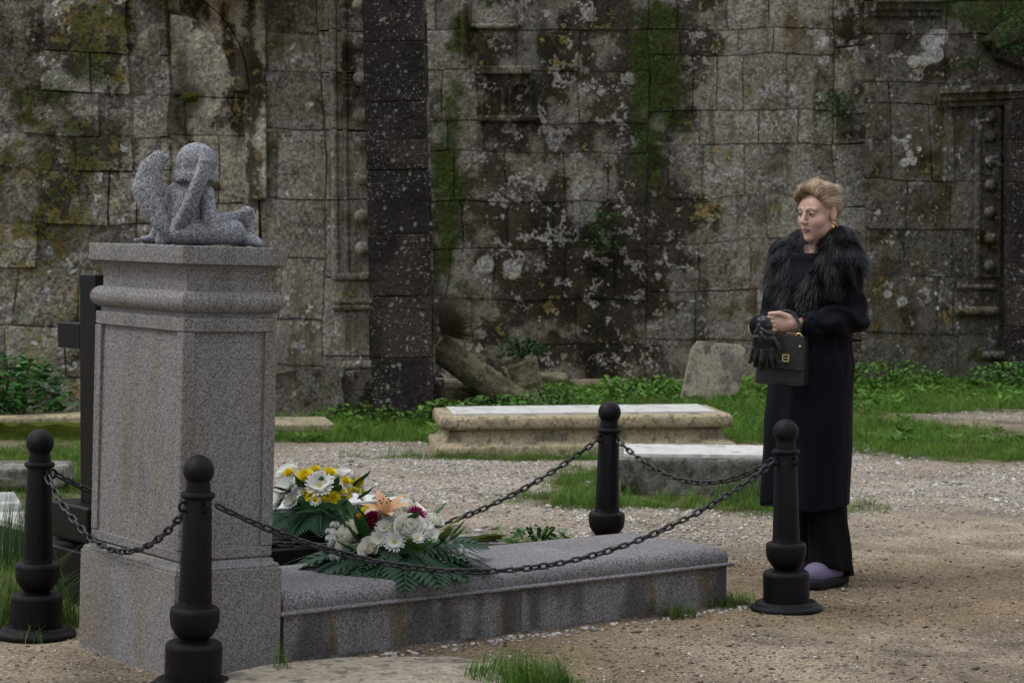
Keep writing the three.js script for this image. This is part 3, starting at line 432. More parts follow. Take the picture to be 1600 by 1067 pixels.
{
  const far = wall('inner_wall', 'pale ashlar wall seen through the arch, behind the head of the angel', [-2.66, -0.12, -19.2], 0.006, [[3.57, 4.11, [-0.71, -0.16, 0.49]], [3.01, 3.57, [-0.71, -0.3, 0.08, 0.49]], [2.58, 3.01, [-0.71, -0.3, 0.49]], [2.27, 2.58, [-0.71, -0.21, 0.49]], [1.71, 2.27, [-0.71, -0.37, 0.05, 0.49]], [1.25, 1.71, [-0.71, -0.16, 0.49]], [0.62, 1.25, [-0.71, -0.37, 0, 0.49]], [-0.15, 0.62, [-0.71, -0.11, 0.49]]], RB, mB, { seed: 80, core: [-0.7, 0.48, -0.1, 4.1], uneven: 0.03, rough: 0.03 }); far.scale.set(1.09, 1.09, 1);
  const n = thing('arch_wall', 'stone arch with dark curved underside in the ruin, above the angel', 'arch', null, 'thing'); n.position.set(-2.43, 0, -17.64); n.rotation.z = 0.006;
  // voussoirs of the arch
  const cx = -0.37, cy = 2.62; for (let k = 0; k < 7; k++) {
    const s = new THREE.Shape(), a0 = PI * (k / 7) + 0.006, a1 = PI * ((k + 1) / 7) - 0.006; for (let i = 0; i <= 5; i++) s[i ? 'lineTo' : 'moveTo'](cx + 0.58 * cos(mix(a0, a1, i / 5)), cy + 0.66 * sin(mix(a0, a1, i / 5))); for (let i = 5; i >= 0; i--) s.lineTo(cx + 0.69 * cos(mix(a0, a1, i / 5)), cy + 0.79 * sin(mix(a0, a1, i / 5)));
    part(n, 'voussoir', fitUV(new THREE.ExtrudeGeometry(s, { depth: 0.5, bevelEnabled: true, bevelSize: 0.012, bevelThickness: 0.012, bevelSegments: 2 }).translate(0, 0, -0.3), RB), mB[k % 2]);
  }
  part(n, 'jamb_shaft', fitUV(warp(new THREE.BoxGeometry(0.1, 2.3, 0.5, 1, 8, 1), (x, y, z) => [x + 0.385 - 0.03, y + 1.4, z - 0.02]), RB), mB[1]);
  { // spandrel above the arch, set forward
    const s = new THREE.Shape(); s.moveTo(0.46, 1.75); s.lineTo(0.46, 3.66); s.lineTo(-0.9, 3.66); s.lineTo(-0.9, 3.43); for (let i = 0; i <= 12; i++) { const a = PI / 2 - (PI / 2) * (i / 12); s.lineTo(cx + 0.72 * cos(a), cy + 0.82 * sin(a)); } s.lineTo(0.35, 1.75); s.closePath();
    part(n, 'spandrel', fitUV(new THREE.ExtrudeGeometry(s, { depth: 0.46, bevelEnabled: true, bevelSize: 0.01, bevelThickness: 0.01, bevelSegments: 1 }).translate(0, 0, -0.22), RB), mB[1]);
  }
  part(n, 'lintel', fitUV(warp(new THREE.BoxGeometry(1.3, 0.34, 0.5, 6, 3, 4), (x, y, z) => [x + 0.15 + (vn(y * 6, z * 6) - 0.5) * 0.04, y + 3.5 + (vn(x * 6, z * 6) - 0.5) * 0.04, z + 0.52]), RB), mB[1]);
}
const RJ = [-0.7, 0.6, -0.3, 4.3];
const texJ = wallTex(700, 1500, RJ, { seed: 50, base: 0.28, soot: -0.11, ochre: -0.14, grey: -0.06, white: -0.06, moss: -0.2, dark: [[-0.25, 3.25, 0.3, 0.15, 0.15], [0.2, 0.2, 0.3, 0.4, 0.06]], brown: [[-0.1, 0.6, 0.4, 0.4, 0.08], [-0.05, 2.2, 0.04, 1.8, 0.04]], green: [[-0.3, 0.05, 0.3, 0.12, 0.1]] });
const mJ = wm(texJ, 0.015);
{
  const w = wall('ashlar_jamb', 'grey ashlar jamb and moulded pilaster with a string of stone balls, right of the angel', [-1.5, 0, -17.45], 0.012, [[3.47, 4.06, [-0.49, 0]], [3.08, 3.47, [-0.52, -0.19, 0]], [2.77, 3.08, [-0.52, -0.43, 0]], [2.31, 2.77, [-0.52, 0]], [1.74, 2.31, [-0.52, -0.38, 0]], [1.26, 1.74, [-0.52, 0]], [0.78, 1.26, [-0.52, -0.35, 0]], [0.41, 0.78, [-0.52, 0]], [-0.04, 0.41, [-0.52, 0]]], RJ, mJ, { seed: 95, core: [-0.5, 0.5, -0.1, 4.06], uneven: 0.025, rough: 0.03 });
  reseed(3); let p = 0;
  for (const [y0, y1] of [[3.1, 4.05], [2.77, 3.1], [2.31, 2.77], [1.74, 2.31], [1.12, 1.74], [0.5, 1.12], [-0.04, 0.5]]) {
    part(w, 'pilaster_stone', stoneGeo(0, 0.38, y0, y1, 0.06, 0.015, RJ, 200 + p++ * 9), mJ[p % 2]);
    if (y0 > 1) { part(w, 'roll_moulding', fitUV(new THREE.CylinderGeometry(0.03, 0.03, y1 - y0 - 0.01, 10).translate(0.1, (y0 + y1) / 2, 0.07), RJ), mJ[0]); part(w, 'roll_moulding', fitUV(new THREE.CylinderGeometry(0.022, 0.022, y1 - y0 - 0.01, 10).translate(0.19, (y0 + y1) / 2, 0.07), RJ), mJ[1]); }
  }
  for (const y of [3.28, 2.99, 2.7, 2.41, 2.19, 1.91, 1.61, 1.35]) part(w, 'stone_ball', fitUV(warp(new THREE.SphereGeometry(0.058, 14, 10), (a, b, c) => [a + 0.315, b + y, c + 0.11]), RJ), mJ[0]);
  for (const [y, q] of [[1.13, 0.035], [0.93, 0.03], [0.885, 0.03], [0.42, 0.04]]) part(w, 'base_moulding', fitUV(new THREE.CapsuleGeometry(q, 0.26, 4, 10).rotateZ(PI / 2).translate(0.23 + (y < 0.5 ? 0.08 : 0), y, 0.07), RJ), mJ[1]);
  part(w, 'foot_stone', fitUV(warp(new THREE.BoxGeometry(0.62, 0.5, 0.5, 7, 5, 4), (x, y, z) => [x - 0.15 + (vn(y * 7, z * 7) - 0.5) * 0.12, y + 0.16 + (vn(x * 5, z * 5) - 0.5) * 0.1, z + 0.1 + (vn(x * 6, y * 6) - 0.5) * 0.12]), RJ), mJ[2]);
  part(w, 'foot_stone', fitUV(warp(new THREE.BoxGeometry(0.42, 0.46, 0.3, 5, 5, 4), (x, y, z) => [x + 0.36 + (vn(y * 7, z * 7) - 0.5) * 0.06, y + 0.16 + (vn(x * 5, z * 5) - 0.5) * 0.04, z + 0.1 + (vn(x * 6, y * 6) - 0.5) * 0.06]), RJ), mJ[2]);
}
// ---------------------------------------------------------------- the monument: pedestal, slab, bollards and chains
function rectMould(w, d, prof) {                            // a moulding swept round a rectangle: prof = [[out, y], ...] from the bottom up
  const pos = [], idx = [], C = [[-1, 1], [1, 1], [1, -1], [-1, -1]], n = prof.length;
  for (let s = 0; s < 4; s++) {
    const a = C[s], b = C[(s + 1) % 4], o = pos.length / 3, seg = 6;
    for (let i = 0; i < n; i++) for (let k = 0; k <= seg; k++) { const t = k / seg, [e, y] = prof[i]; pos.push(mix(a[0] * (w / 2 + e), b[0] * (w / 2 + e), t), y, mix(a[1] * (d / 2 + e), b[1] * (d / 2 + e), t)); }
    for (let i = 0; i + 1 < n; i++) for (let k = 0; k < seg; k++) { const q = o + i * (seg + 1) + k; idx.push(q, q + 1, q + seg + 2, q, q + seg + 2, q + seg + 1); }
  }
  const g = tri(pos, idx), e0 = prof[0], e1 = prof[n - 1];
  const lid = (e, y, up) => { const p = new THREE.PlaneGeometry(w + 2 * e, d + 2 * e); p.rotateX(up ? -PI / 2 : PI / 2); p.translate(0, y, 0); return p; };
  return boxUV(join([stripUV(g), stripUV(lid(e1[0], e1[1], true)), stripUV(lid(e0[0], e0[1], false))]), 1.4);
}
const stripUV = (g) => { g.deleteAttribute('uv'); return g; };
{
  const p = thing('monument_pedestal', 'tall speckled grey granite pedestal with moulded cap carrying the angel', 'pedestal'); lean(placeG(p, 0.034 + 0.195, 0, -0.149 - 0.335), -0.024); p.position.x -= 0.01; p.scale.y = 1.012;
  const W = 0.39, D = 0.67;
  const base = [[0, -0.03], [0, 0.318], [-0.005, 0.323]], step = [[-0.006, 0.324], [-0.006, 0.331], [-0.012, 0.336], [-0.02, 0.338], [-0.02, 0.347], [-0.027, 0.352]];
  part(p, 'base_block', rectMould(W, D, base), M.pedestal); part(p, 'plinth_moulding', rectMould(W, D, step), M.pedestal);
  part(p, 'die', rectMould(W, D, [[-0.032, 0.353], [-0.038, 1.1375]]), M.pedestal);
  for (const [len, out, turn, x, z] of [[W - 0.048, 0, 0, 0, D / 2 - 0.0315], [W - 0.048, 0, PI, 0, -D / 2 + 0.0315], [D - 0.048, 0, PI / 2, W / 2 - 0.0315, 0], [D - 0.048, 0, -PI / 2, -W / 2 + 0.0315, 0]]) {
    const L = len - 0.003, f = [box(L, 0.042, 0.014, 0, 1.098, 0, 0.002), box(L, 0.03, 0.014, 0, 0.373, 0, 0.002), box(0.042, 0.683, 0.014, -L / 2 + 0.019, 0.7325, 0, 0.002), box(0.042, 0.683, 0.014, L / 2 - 0.019, 0.7325, 0, 0.002)];
    part(p, 'panel_frame', boxUV(join(f.map(stripUV)), 1.4), M.pedestal, [x, 0, z], [0, turn, 0]);
  }
  const tor = []; for (let i = 0; i <= 12; i++) { const a = -PI / 2 + (PI * i) / 12; tor.push([-0.043 + 0.034 * cos(a), 1.169 + 0.035 * sin(a)]); }
  part(p, 'torus_moulding', rectMould(W, D, tor), M.pedestal);
  const cav = [[-0.042, 1.2025], [-0.042, 1.238]]; for (let i = 0; i <= 8; i++) { const a = (PI / 2) * (i / 8); cav.push([-0.04 + 0.034 * (1 - cos(a)), 1.24 + 0.046 * sin(a)]); }
  part(p, 'cavetto', rectMould(W, D, cav), M.pedestal);
  part(p, 'cap', rectMould(W, D, [[-0.009, 1.287], [-0.005, 1.29], [-0.005, 1.341], [-0.009, 1.345]]), M.pedestal);
}
{
  const s = thing('grave_slab', 'long grey granite grave slab with rounded edges joined to the pedestal, bearing the pink and white bouquet', 'grave'); placeG(s, 0.424 + 0.008 + 0.995, 0, -0.165 - 0.3);
  const W = 1.99, D = 0.6;
  part(s, 'kerb_body', rectMould(W, D, [[-0.015, -0.03], [-0.015, 0.15]]), M.slabSide); part(s, 'lip', rectMould(W, D, [[-0.012, 0.151], [0.006, 0.152], [0.006, 0.163], [-0.01, 0.166]]), M.granite);
  const r = [[-0.012, 0.1665]]; for (let i = 0; i <= 10; i++) { const a = (PI / 2) * (i / 10); r.push([-0.055 + 0.045 * cos(a), 0.18 + 0.045 * sin(a)]); } r.push([-0.1, 0.2275]);
  part(s, 'top_slab', rectMould(W, D, r), M.granite);
}
const bollardGeo = (pts, seg = 40) => new THREE.LatheGeometry(pts.map(([a, b]) => new THREE.Vector2(a, b)), seg);
const arcPts = (r, cy, a0, a1, n, off = 0) => { const o = []; for (let i = 0; i <= n; i++) { const a = mix(a0, a1, i / n); o.push([max(0.0001, off + r * cos(a)), cy + r * sin(a)]); } return o; };
const bollardParts = [
  ['base_disc', [[0.0001, -0.02], [0.136, -0.02], [0.138, 0.004], [0.135, 0.012], [0.12, 0.016], [0.117, 0.026], [0.108, 0.031], [0.0001, 0.031]]],
  ['drum', [[0.087, 0.03], [0.088, 0.128], [0.086, 0.137], [0.078, 0.145], [0.045, 0.149], [0.0001, 0.149]]],
  ['collar', [[0.045, 0.148], [0.044, 0.153], [0.06, 0.17], [0.072, 0.19], [0.076, 0.21], [0.0765, 0.238], [0.074, 0.248], [0.066, 0.254], [0.0001, 0.255]]],
  ['shaft', [[0.053, 0.254], [0.051, 0.27], [0.0425, 0.585], [0.0001, 0.585]]],
  ['ring', [[0.042, 0.584], [0.051, 0.588], [0.053, 0.597], [0.05, 0.604], [0.041, 0.607], [0.0001, 0.607]]],
  ['ball', [[0.039, 0.606], [0.037, 0.63], ...arcPts(0.048, 0.672, -0.75, PI / 2, 16)]],
].map(([n, p]) => [n, bollardGeo(p)]);
const hookGeo = new THREE.TorusGeometry(0.014, 0.0045, 8, 18);
const BOL = { front: [-0.005, 0.035, -0.028], right: [2.54, 0.01, 0.013], side: [0, -1.11, -0.024], back: [2.58, -1.12, -0.02] };
const bollardLabel = { front: 'black iron bollard nearest the camera, in front of the pedestal corner', right: 'black iron bollard standing beside the woman, by the foot of the granite slab', side: 'black iron bollard at the far left, beside the black cross', back: 'black iron bollard behind the granite slab, before the chest tomb' };
for (const [k, [x, z, tilt]] of Object.entries(BOL)) {
  const b = thing('iron_bollard', bollardLabel[k], 'bollard', 'bollards around the granite grave'); placeG(b, x, 0, z); b.rotation.y += x; lean(b, tilt);
  for (const [n, g] of bollardParts) part(b, n, g, M.iron);
  const dirs = x ? [PI, z ? -PI / 2 : PI / 2] : [0, z ? -PI / 2 : PI / 2];
  for (const a of dirs) part(b, 'hook', hookGeo, M.iron, [0.05 * cos(a - (b.rotation.y - TH)), 0.562, -0.05 * sin(a - (b.rotation.y - TH))], [0, a - (b.rotation.y - TH), 0]);
}
{ // chain links
  const c = new THREE.CurvePath(), path = []; for (let i = 0; i < 24; i++) { const a = (i / 24) * 2 * PI; path.push(V(0.0085 * cos(a), 0.0085 * sin(a) + (sin(a) > 0 ? 0.0135 : -0.0135), 0)); }
  const linkGeo = new THREE.TubeGeometry(new THREE.CatmullRomCurve3(path, true), 28, 0.0043, 7, true).rotateZ(PI / 2);   // long axis along x
  const up = V(0, 1, 0);
  function chain(label, A, B, sag) {
    const t = thing('iron_chain', label, 'chain', 'chains between the bollards'); t.position.copy(A);
    const at = (s) => A.clone().lerp(B, s).add(V(0, -4 * sag * s * (1 - s), 0)), N = 600; let len = 0; const cum = [0]; for (let i = 1; i <= N; i++) { len += at(i / N).distanceTo(at((i - 1) / N)); cum.push(len); }
    const n = round(len / 0.037); let j = 0;
    for (let i = 0; i < n; i++) {
      const want = ((i + 0.5) / n) * len; while (cum[j + 1] < want) j++; const s = (j + (want - cum[j]) / (cum[j + 1] - cum[j])) / N, p = at(s), d = at(min(1, s + 0.002)).sub(at(max(0, s - 0.002))).normalize();
      const m = part(t, 'link', linkGeo, M.chain); m.position.copy(p).sub(A); const side = d.clone().cross(up).normalize(), nrm = side.clone().cross(d); const b = new THREE.Matrix4().makeBasis(d, nrm, side); m.quaternion.setFromRotationMatrix(b); m.rotateX((i % 2 ? 0.85 : -0.75) + 0.25 * sin(i * 2.3));
    }
  }
  const H = 0.56, r = 0.06;
  const T = (x, z, t) => G(x, 0.56, z).add(V(-t * 0.56, 0, 0));
  chain('iron chain hanging along the front of the granite slab, nearest to the camera', T(r, 0.035, -0.028), T(2.54 - r, 0.01, 0.013), 0.3);
  chain('short iron chain hanging across the front of the pedestal', T(0, 0.035 - r, -0.028), T(0, -1.11 + r, -0.024), 0.2);
  chain('short iron chain hanging beside the woman, over the small white tomb', T(2.54, -r, 0.013), T(2.58, -1.12 + r, -0.02), 0.13);
  chain('iron chain behind the pedestal and bouquets, rising to the rear bollard', T(r, -1.11, -0.024), T(2.58 - r, -1.12, -0.02), 0.34);
}
// ---------------------------------------------------------------- neighbouring graves
{
  const g = thing('black_granite_grave', 'low polished black granite grave behind the pedestal, under the yellow and white bouquet', 'grave'); placeG(g, 1.13, 0, -1.67);
  part(g, 'kerb', box(1.44, 0.22, 0.86, 0, 0.09, 0, 0.01), M.blackGranite); part(g, 'cover', box(1.3, 0.03, 0.72, 0.02, 0.2175, 0, 0.008), M.blackGranite);
  part(g, 'cross_base', box(0.2, 0.14, 0.34, -0.62, 0.302, -0.05, 0.012), M.blackGranite);
  const c = thing('granite_cross', 'tall black granite cross standing at the left, half hidden by the pedestal', 'cross'); placeG(c, 0.53, 0.37, -1.7);
  const starTex = tex(512, 512, (u, v, o) => { const s = vn(u * 170, v * 170) > 0.93 ? 0.09 : 0.006; o[0] = s; o[1] = s; o[2] = s * 1.1; }); const sg = new THREE.MeshPhysicalMaterial({ roughness: 0.3, specularIntensity: 0.25, map: starTex });
  part(c, 'upright', boxUV(box(0.09, 0.88, 0.14, 0, 0.44, 0, 0.006), 0.6), sg); part(c, 'arm', boxUV(box(0.088, 0.1, 0.2, 0, 0.64, 0.1703, 0.006), 0.6), sg); part(c, 'arm', boxUV(box(0.088, 0.1, 0.2, 0, 0.64, -0.1703, 0.006), 0.6), sg);
  const k = thing('mossy_kerb', 'weathered grey kerb stones with a mossy top behind the bouquets', 'kerb'); placeG(k, 2.2, 0, -1.9);
  part(k, 'kerb_stone', boxUV(warp(new THREE.BoxGeometry(0.7, 0.1, 0.09, 12, 3, 3), (x, y, z) => [x, y + 0.03 + 0.012 * vn(x * 12, z * 20), z + 0.012 * vn(x * 14, y * 9)]), 0.8), M.slate);
  part(k, 'kerb_stone', boxUV(warp(new THREE.BoxGeometry(0.62, 0.09, 0.1, 12, 3, 3), (x, y, z) => [x - 0.02, y + 0.02 + 0.014 * vn(x * 12, z * 20 + 9), z + 0.16 + 0.012 * vn(x * 14, y * 9)]), 0.8), M.slate);
  part(k, 'moss', warp(new THREE.BoxGeometry(0.56, 0.02, 0.05, 20, 2, 4), (x, y, z) => [x, y + 0.075 + 0.02 * vn(x * 40, z * 40), z + 0.15 + 0.02 * vn(x * 18, 3)]), M.moss);
  const w = thing('white_marble_grave', 'flat white marble grave slab behind the yellow and white bouquet', 'grave'); placeG(w, 1.62, 0, -2.92);
  part(w, 'slab', boxUV(box(1.9, 0.035, 0.62, 0, 0.155, 0, 0.008), 1.2), M.marble); part(w, 'kerb', boxUV(box(1.82, 0.15, 0.56, 0, 0.06, 0, 0.006), 1.2), M.slate);
  const b = thing('marble_headblock', 'bright white marble block at the left edge, behind the left bollard', 'grave'); b.position.set(-2.5, 0.07, -9.85); b.rotation.y = TH - 0.35;
  part(b, 'block', boxUV(box(0.34, 0.14, 0.3, -0.02, 0.21, 0, 0.006), 1.2), M.marble); part(b, 'step', boxUV(box(0.5, 0.16, 0.46, 0, 0.06, 0, 0.006), 1.2), M.marble);
}
{ // chest tomb: moulded ochre stone under a white marble top
  const t = thing('chest_tomb', 'long ochre stone chest tomb with white marble top before the ruined wall', 'tomb'); t.position.set(0.46, 0, -14.75); t.rotation.set(0, 0.1, 0.008);
  const W = 1.86, D = 0.8, pr = [[0.07, -0.03], [0.07, 0.05], [0.06, 0.07]]; for (let i = 0; i <= 8; i++) { const a = (PI / 2) * (i / 8); pr.push([0.05 - 0.07 * sin(a), 0.075 + 0.095 * (1 - cos(a))]); }
  const rug = (g, a) => warp(mergeVertices(stripN(g)), (x, y, z) => [x + a * (vn(z * 9 + 3, y * 14 + x) - 0.5), y + a * 0.7 * (vn(x * 8, z * 8) - 0.5), z + a * (vn(x * 9, y * 14) - 0.5)]);
  part(t, 'moulded_base', boxUV(rug(rectMould(W, D, pr), 0.008), 1.1), M.ochre);
  part(t, 'cover_slab', boxUV(rug(rectMould(W, D, [[-0.01, 0.171], [0.03, 0.178], [0.042, 0.2], [0.04, 0.24], [0.028, 0.262], [-0.05, 0.265]]), 0.005), 1.1), M.ochre);
  part(t, 'marble_inset', boxUV(box(W - 0.1, 0.02, D - 0.12, 0, 0.267, 0), 1.2), M.marble);
  const s = thing('low_tomb', 'low weathered tomb with white marble top just left of the woman', 'tomb'); s.position.set(1.12, 0, -12.3); s.rotation.y = -0.06;
  part(s, 'stone_body', boxUV(rug(rectMould(1.0, 0.62, [[-0.02, -0.03], [0.0, 0.08], [0.02, 0.15], [0.04, 0.19], [0.03, 0.21]]), 0.02), 1.1), M.slate); part(s, 'marble_top', boxUV(box(0.96, 0.025, 0.58, 0, 0.217, 0, 0.006), 1.2), M.marble);
}
function stripN(g) { g.deleteAttribute('normal'); g.deleteAttribute('uv'); return g; }
{ // loose and fallen stones
  const lump = (w, h, d, a, s) => boxUV(warp(new RoundedBoxGeometry(w, h, d, 5, min(w, h, d) * 0.2), (x, y, z) => [x + a * (fbm(y * 6 + s, z * 6, 3) - 0.5) * 2, y + a * (fbm(x * 6 + s, z * 6 + 4, 3) - 0.5) * 2, z + a * (fbm(x * 6 + 8, y * 6 + s, 3) - 0.5) * 2]), 1.3, s);
  const o = (n, lab, cat, g, m, p, r) => { const q = top(n, g, m, lab, cat); q.position.set(...p); q.rotation.set(...r); return q; };
  o('fallen_column', 'broken mossy column shaft leaning against the foot of the black column', 'stone', boxUV(warp(new THREE.CylinderGeometry(0.115, 0.14, 0.82, 18, 10), (x, y, z) => { const n = 1 + 0.1 * (fbm(x * 7 + 3, y * 5 + z * 4, 3) - 0.5); return [x * n, y + 0.08 * vn(x * 9, z * 9) * (y > 0.4 ? 1 : 0), z * n]; }), 1.3), M.mossStone, [-0.27, 0.3, -18.0], [0.15, 0, 0.93]);
  o('leaning_stone', 'small upright pointed stone between the fallen column and the rear wall', 'stone', lump(0.24, 0.42, 0.14, 0.05, 5), M.mossStone, [0.13, 0.2, -18.5], [-0.2, 0.3, 0.35]);
  const slabTex = mat(rgb(0.78, 0.8, 0.95), 0.9, { map: rep(ochreTex, 0.6, 0.6), bumpMap: roughBump, bumpScale: 0.008 });
  const sh = new THREE.Shape(); [[-0.28, -0.05], [0.16, -0.02], [0.24, 0.08], [0.31, 0.46], [0.26, 0.5], [-0.12, 0.52], [-0.16, 0.47]].forEach(([a, b], i) => (i ? sh.lineTo(a, b) : sh.moveTo(a, b)));
  o('broken_slab', 'pale broken gravestone slab leaning against the rear wall', 'slab', boxUV(new THREE.ExtrudeGeometry(sh, { depth: 0.09, bevelEnabled: true, bevelSize: 0.012, bevelThickness: 0.012, bevelSegments: 2 }), 1.0), slabTex, [1.79, 0.0, -19.6], [-0.3, 0.1, 0]);
  reseed(12); for (const [x, z, w, h, lab] of [[0.3, -21.8, 0.6, 0.14, 'low grey footing stone behind the fallen column'], [-0.42, -18.3, 0.4, 0.3, 'dark squat stone under the fallen column']]) o('footing_stone', lab, 'stone', lump(w, h, 0.4, 0.06, x * 9), M.mossStone, [x, h * 0.3, z], [0, rr(-0.2, 0.2), 0]);
  o('stone_step', 'flat worn stone step at the foot of the grey jamb', 'stone', lump(0.8, 0.1, 0.6, 0.03, 2), M.ochre, [-1.75, 0.03, -16.1], [0, 0.2, 0]);
  o('stone_ledge', 'long flat stone ledge below the rubble wall at the left', 'stone', lump(2.2, 0.12, 0.5, 0.03, 4), M.ochre, [-3.9, 0.08, -15.7], [0, 0.05, 0.01]);
  const ml = o('moss_cushion', 'bright yellow green moss edging under the stone ledge at the left', 'moss', warp(new THREE.BoxGeometry(2.0, 0.12, 0.2, 60, 5, 8), (x, y, z) => [x, y + 0.03 * vn(x * 20, z * 20), z + 0.06 * (fbm(x * 9, y * 9, 2) - 0.5)]), M.moss, [-3.7, 0.03, -15.38], [0, 0.05, 0]); ml.userData.kind = 'thing';
  o('flat_stone', 'rough grey stone slab lying beyond the left bollard', 'stone', lump(0.9, 0.12, 0.45, 0.04, 7), M.slate, [-2.95, 0.07, -12.2], [0, 0.1, 0]);
  const fs = new THREE.Shape(); [[-0.5, 0.35], [-0.28, 0.02], [-0.05, -0.1], [0.3, -0.12], [0.48, 0.0], [0.45, 0.4], [0, 0.6]].forEach(([a, b], i) => (i ? fs.lineTo(a, b) : fs.moveTo(a, b)));
  o('paving_stone', 'pale flat stone sunk in the soil in front of the granite slab', 'stone', boxUV(warp(new THREE.ExtrudeGeometry(fs, { depth: 0.05, bevelEnabled: true, bevelSize: 0.02, bevelThickness: 0.012, bevelSegments: 2 }).rotateX(PI / 2), (x, y, z) => [x, y + 0.012 * vn(x * 5, z * 5), z]), 1.1), slabTex, [-0.5, 0.008, -6.93], [0, 0, 0]);
}
// ---------------------------------------------------------------- the granite angel, seen from behind
const angelTex = tex(1024, 1024, (u, v, o) => { const m = vn(u * 330, v * 330), n = vn(u * 110 + 5, v * 90); let g = 0.24; if (m > 0.64) g = 0.11; else if (m < 0.32) g = 0.36; g *= 0.8 + 0.4 * n; o[0] = g * 0.97; o[1] = g; o[2] = g * 1.07; });   // coarse salt and pepper granite, 0.9 m
{
  const c = G(0.034 + 0.195, 1.345, -0.149 - 0.335), k = (u, v, z, r) => [(u - 308) / 472, (385 - v) / 472, z, r / 472];   // figure laid out in 2.1 mm steps: right, down from its seat
  const s = thing('angel_statue', 'small grey granite cherub with wings sitting on top of the pedestal, seen from behind', 'statue'); s.position.copy(c).add(V(0.052, 0.0145, 0)); s.rotation.z = -0.024;
  const st = mat(0xffffff, 0.8, { map: angelTex, bumpMap: grainBump, bumpScale: 0.0012 });
  const body = (x, y, z) => {
    let d = ell(x, y, z, k(307, 258, 0, 0), [0.06, 0.062, 0.064]);                     // head
    d = sm(d, cap(x, y, z, k(304, 284, 0, 0), k(300, 296, 0, 0), 0.03, 0.034), 0.015);
    let t = cap(x, y, z, k(297, 312, -0.005, 0), k(293, 352, -0.01, 0), 0.06, 0.066);
    t = sm(t, cap(x, y, z, k(276, 303, -0.01, 0), k(318, 303, 0.0, 0), 0.03, 0.03), 0.03);
    t = sm(t, ell(x, y, z, k(302, 364, 0.0, 0), [0.088, 0.048, 0.085]), 0.03);
    d = sm(d, t, 0.007);
    d = sm(d, cap(x, y, z, k(318, 364, 0.035, 0), k(372, 364, 0.05, 0), 0.04, 0.036), 0.01);   // near thigh
    d = sm(d, cap(x, y, z, k(318, 366, -0.06, 0), k(366, 352, -0.07, 0), 0.036, 0.034), 0.012);
    d = sm(d, cap(x, y, z, k(372, 360, 0.05, 0), k(382, 374, -0.01, 0), 0.034, 0.022), 0.008);
    d = sm(d, chain3(x, y, z, [k(366, 352, -0.07, 15), k(385, 345, -0.05, 11), k(388, 372, -0.03, 11)]), 0.012);
    d = sm(d, chain3(x, y, z, [k(383, 374, 0.02, 10), k(394, 372, 0.03, 10), k(408, 378, 0.035, 8)]), 0.005); for (let i = 0; i < 4; i++) d = sm(d, cap(x, y, z, k(406, 379, 0.02 + i * 0.009, 0), k(414 - i, 380, 0.02 + i * 0.01, 0), 0.007, 0.006), 0.002);
    d = sm(d, chain3(x, y, z, [k(324, 302, 0.015, 13), k(334, 346, 0.055, 12), k(336, 350, 0.055, 12)]), 0.006);   // near arm
    d = sm(d, chain3(x, y, z, [k(336, 348, 0.055, 12), k(376, 336, 0.02, 8.5), k(388, 328, 0.005, 8)]), 0.006);
    for (let i = 0; i < 4; i++) d = sm(d, chain3(x, y, z, [k(388, 327, 0.012 - i * 0.009, 4), k(396, 327 + i, 0.014 - i * 0.009, 3.6), k(397, 338, 0.014 - i * 0.009, 3.2)]), 0.003);
    d = sm(d, chain3(x, y, z, [k(272, 304, -0.02, 12), k(256, 340, -0.05, 11), k(240, 374, -0.05, 9)]), 0.012);   // far arm, hand on the stone
    d = sm(d, ell(x, y, z, k(232, 377, -0.04, 0), [0.03, 0.014, 0.022]), 0.006);
    for (let i = 0; i < 4; i++) d = sm(d, cap(x, y, z, k(232, 376, -0.055 + i * 0.012, 0), k(209 + i * 2, 379, -0.06 + i * 0.016, 0), 0.007, 0.006), 0.003);
    d = sm(d, cap(x, y, z, k(262, 350, 0.0, 0), k(258, 378, 0.01, 0), 0.022, 0.026), 0.015);
    d += 0.0035 * exp(-(((x + 0.028) / 0.006) ** 2)) * ss(0.02, 0.05, z) * ss(0.03, 0.07, y) * ss(0.2, 0.16, y);   // furrow of the spine
    return max(d, -y - 0.001);
  };
  part(s, 'body', boxUV(nets(body, [-0.25, -0.02, -0.16], [0.24, 0.36, 0.14], 0.0042), 0.9), st);
  const hair = (x, y, z) => {
    let d = ell(x, y, z, k(307, 256, -0.0, 0), [0.068, 0.066, 0.07]); const a = atan2(x + 0.002, z);
    d = sm(d, max(abs(hypot(x + 0.002, z) - 0.058) - 0.013, abs(y - 0.226 - 0.004 * sin(a * 9)) - 0.011) - 0.003, 0.018);
    return d + 0.0011 * sin(a * 16 + y * 60) + 0.0006 * sin(a * 31 - y * 40);
  };
  part(s, 'hair', boxUV(nets(hair, [-0.1, 0.19, -0.1], [0.1, 0.36, 0.1], 0.004), 0.9), st);
  const wing = (pts, fz, fx, cx, cz, rid) => (x, y, z) => chain3((x - cx) * fx + cx, y, (z - cz) * fz + cz, pts) * 0.6 + 0.0013 * sin((x * 1.1 + y * 0.5) * 300) * ss(0.2, 0.1, y) ;
  const w1 = [k(262, 250, 0.03, 6), k(250, 252, 0.03, 13), k(238, 270, 0.03, 19), k(234, 300, 0.035, 24), k(243, 328, 0.045, 21), k(257, 350, 0.06, 14), k(268, 362, 0.065, 7)];
  part(s, 'wing', boxUV(nets(wing(w1, 1.9, 1, 0, 0.04, 90), [-0.24, 0.01, -0.03], [-0.05, 0.32, 0.13], 0.004), 0.9), st);
  const w2 = [k(324, 238, 0.1, 5), k(327, 255, 0.1, 9), k(320, 285, 0.1, 11), k(306, 318, 0.09, 11.5), k(292, 346, 0.075, 11), k(285, 356, 0.07, 8)];
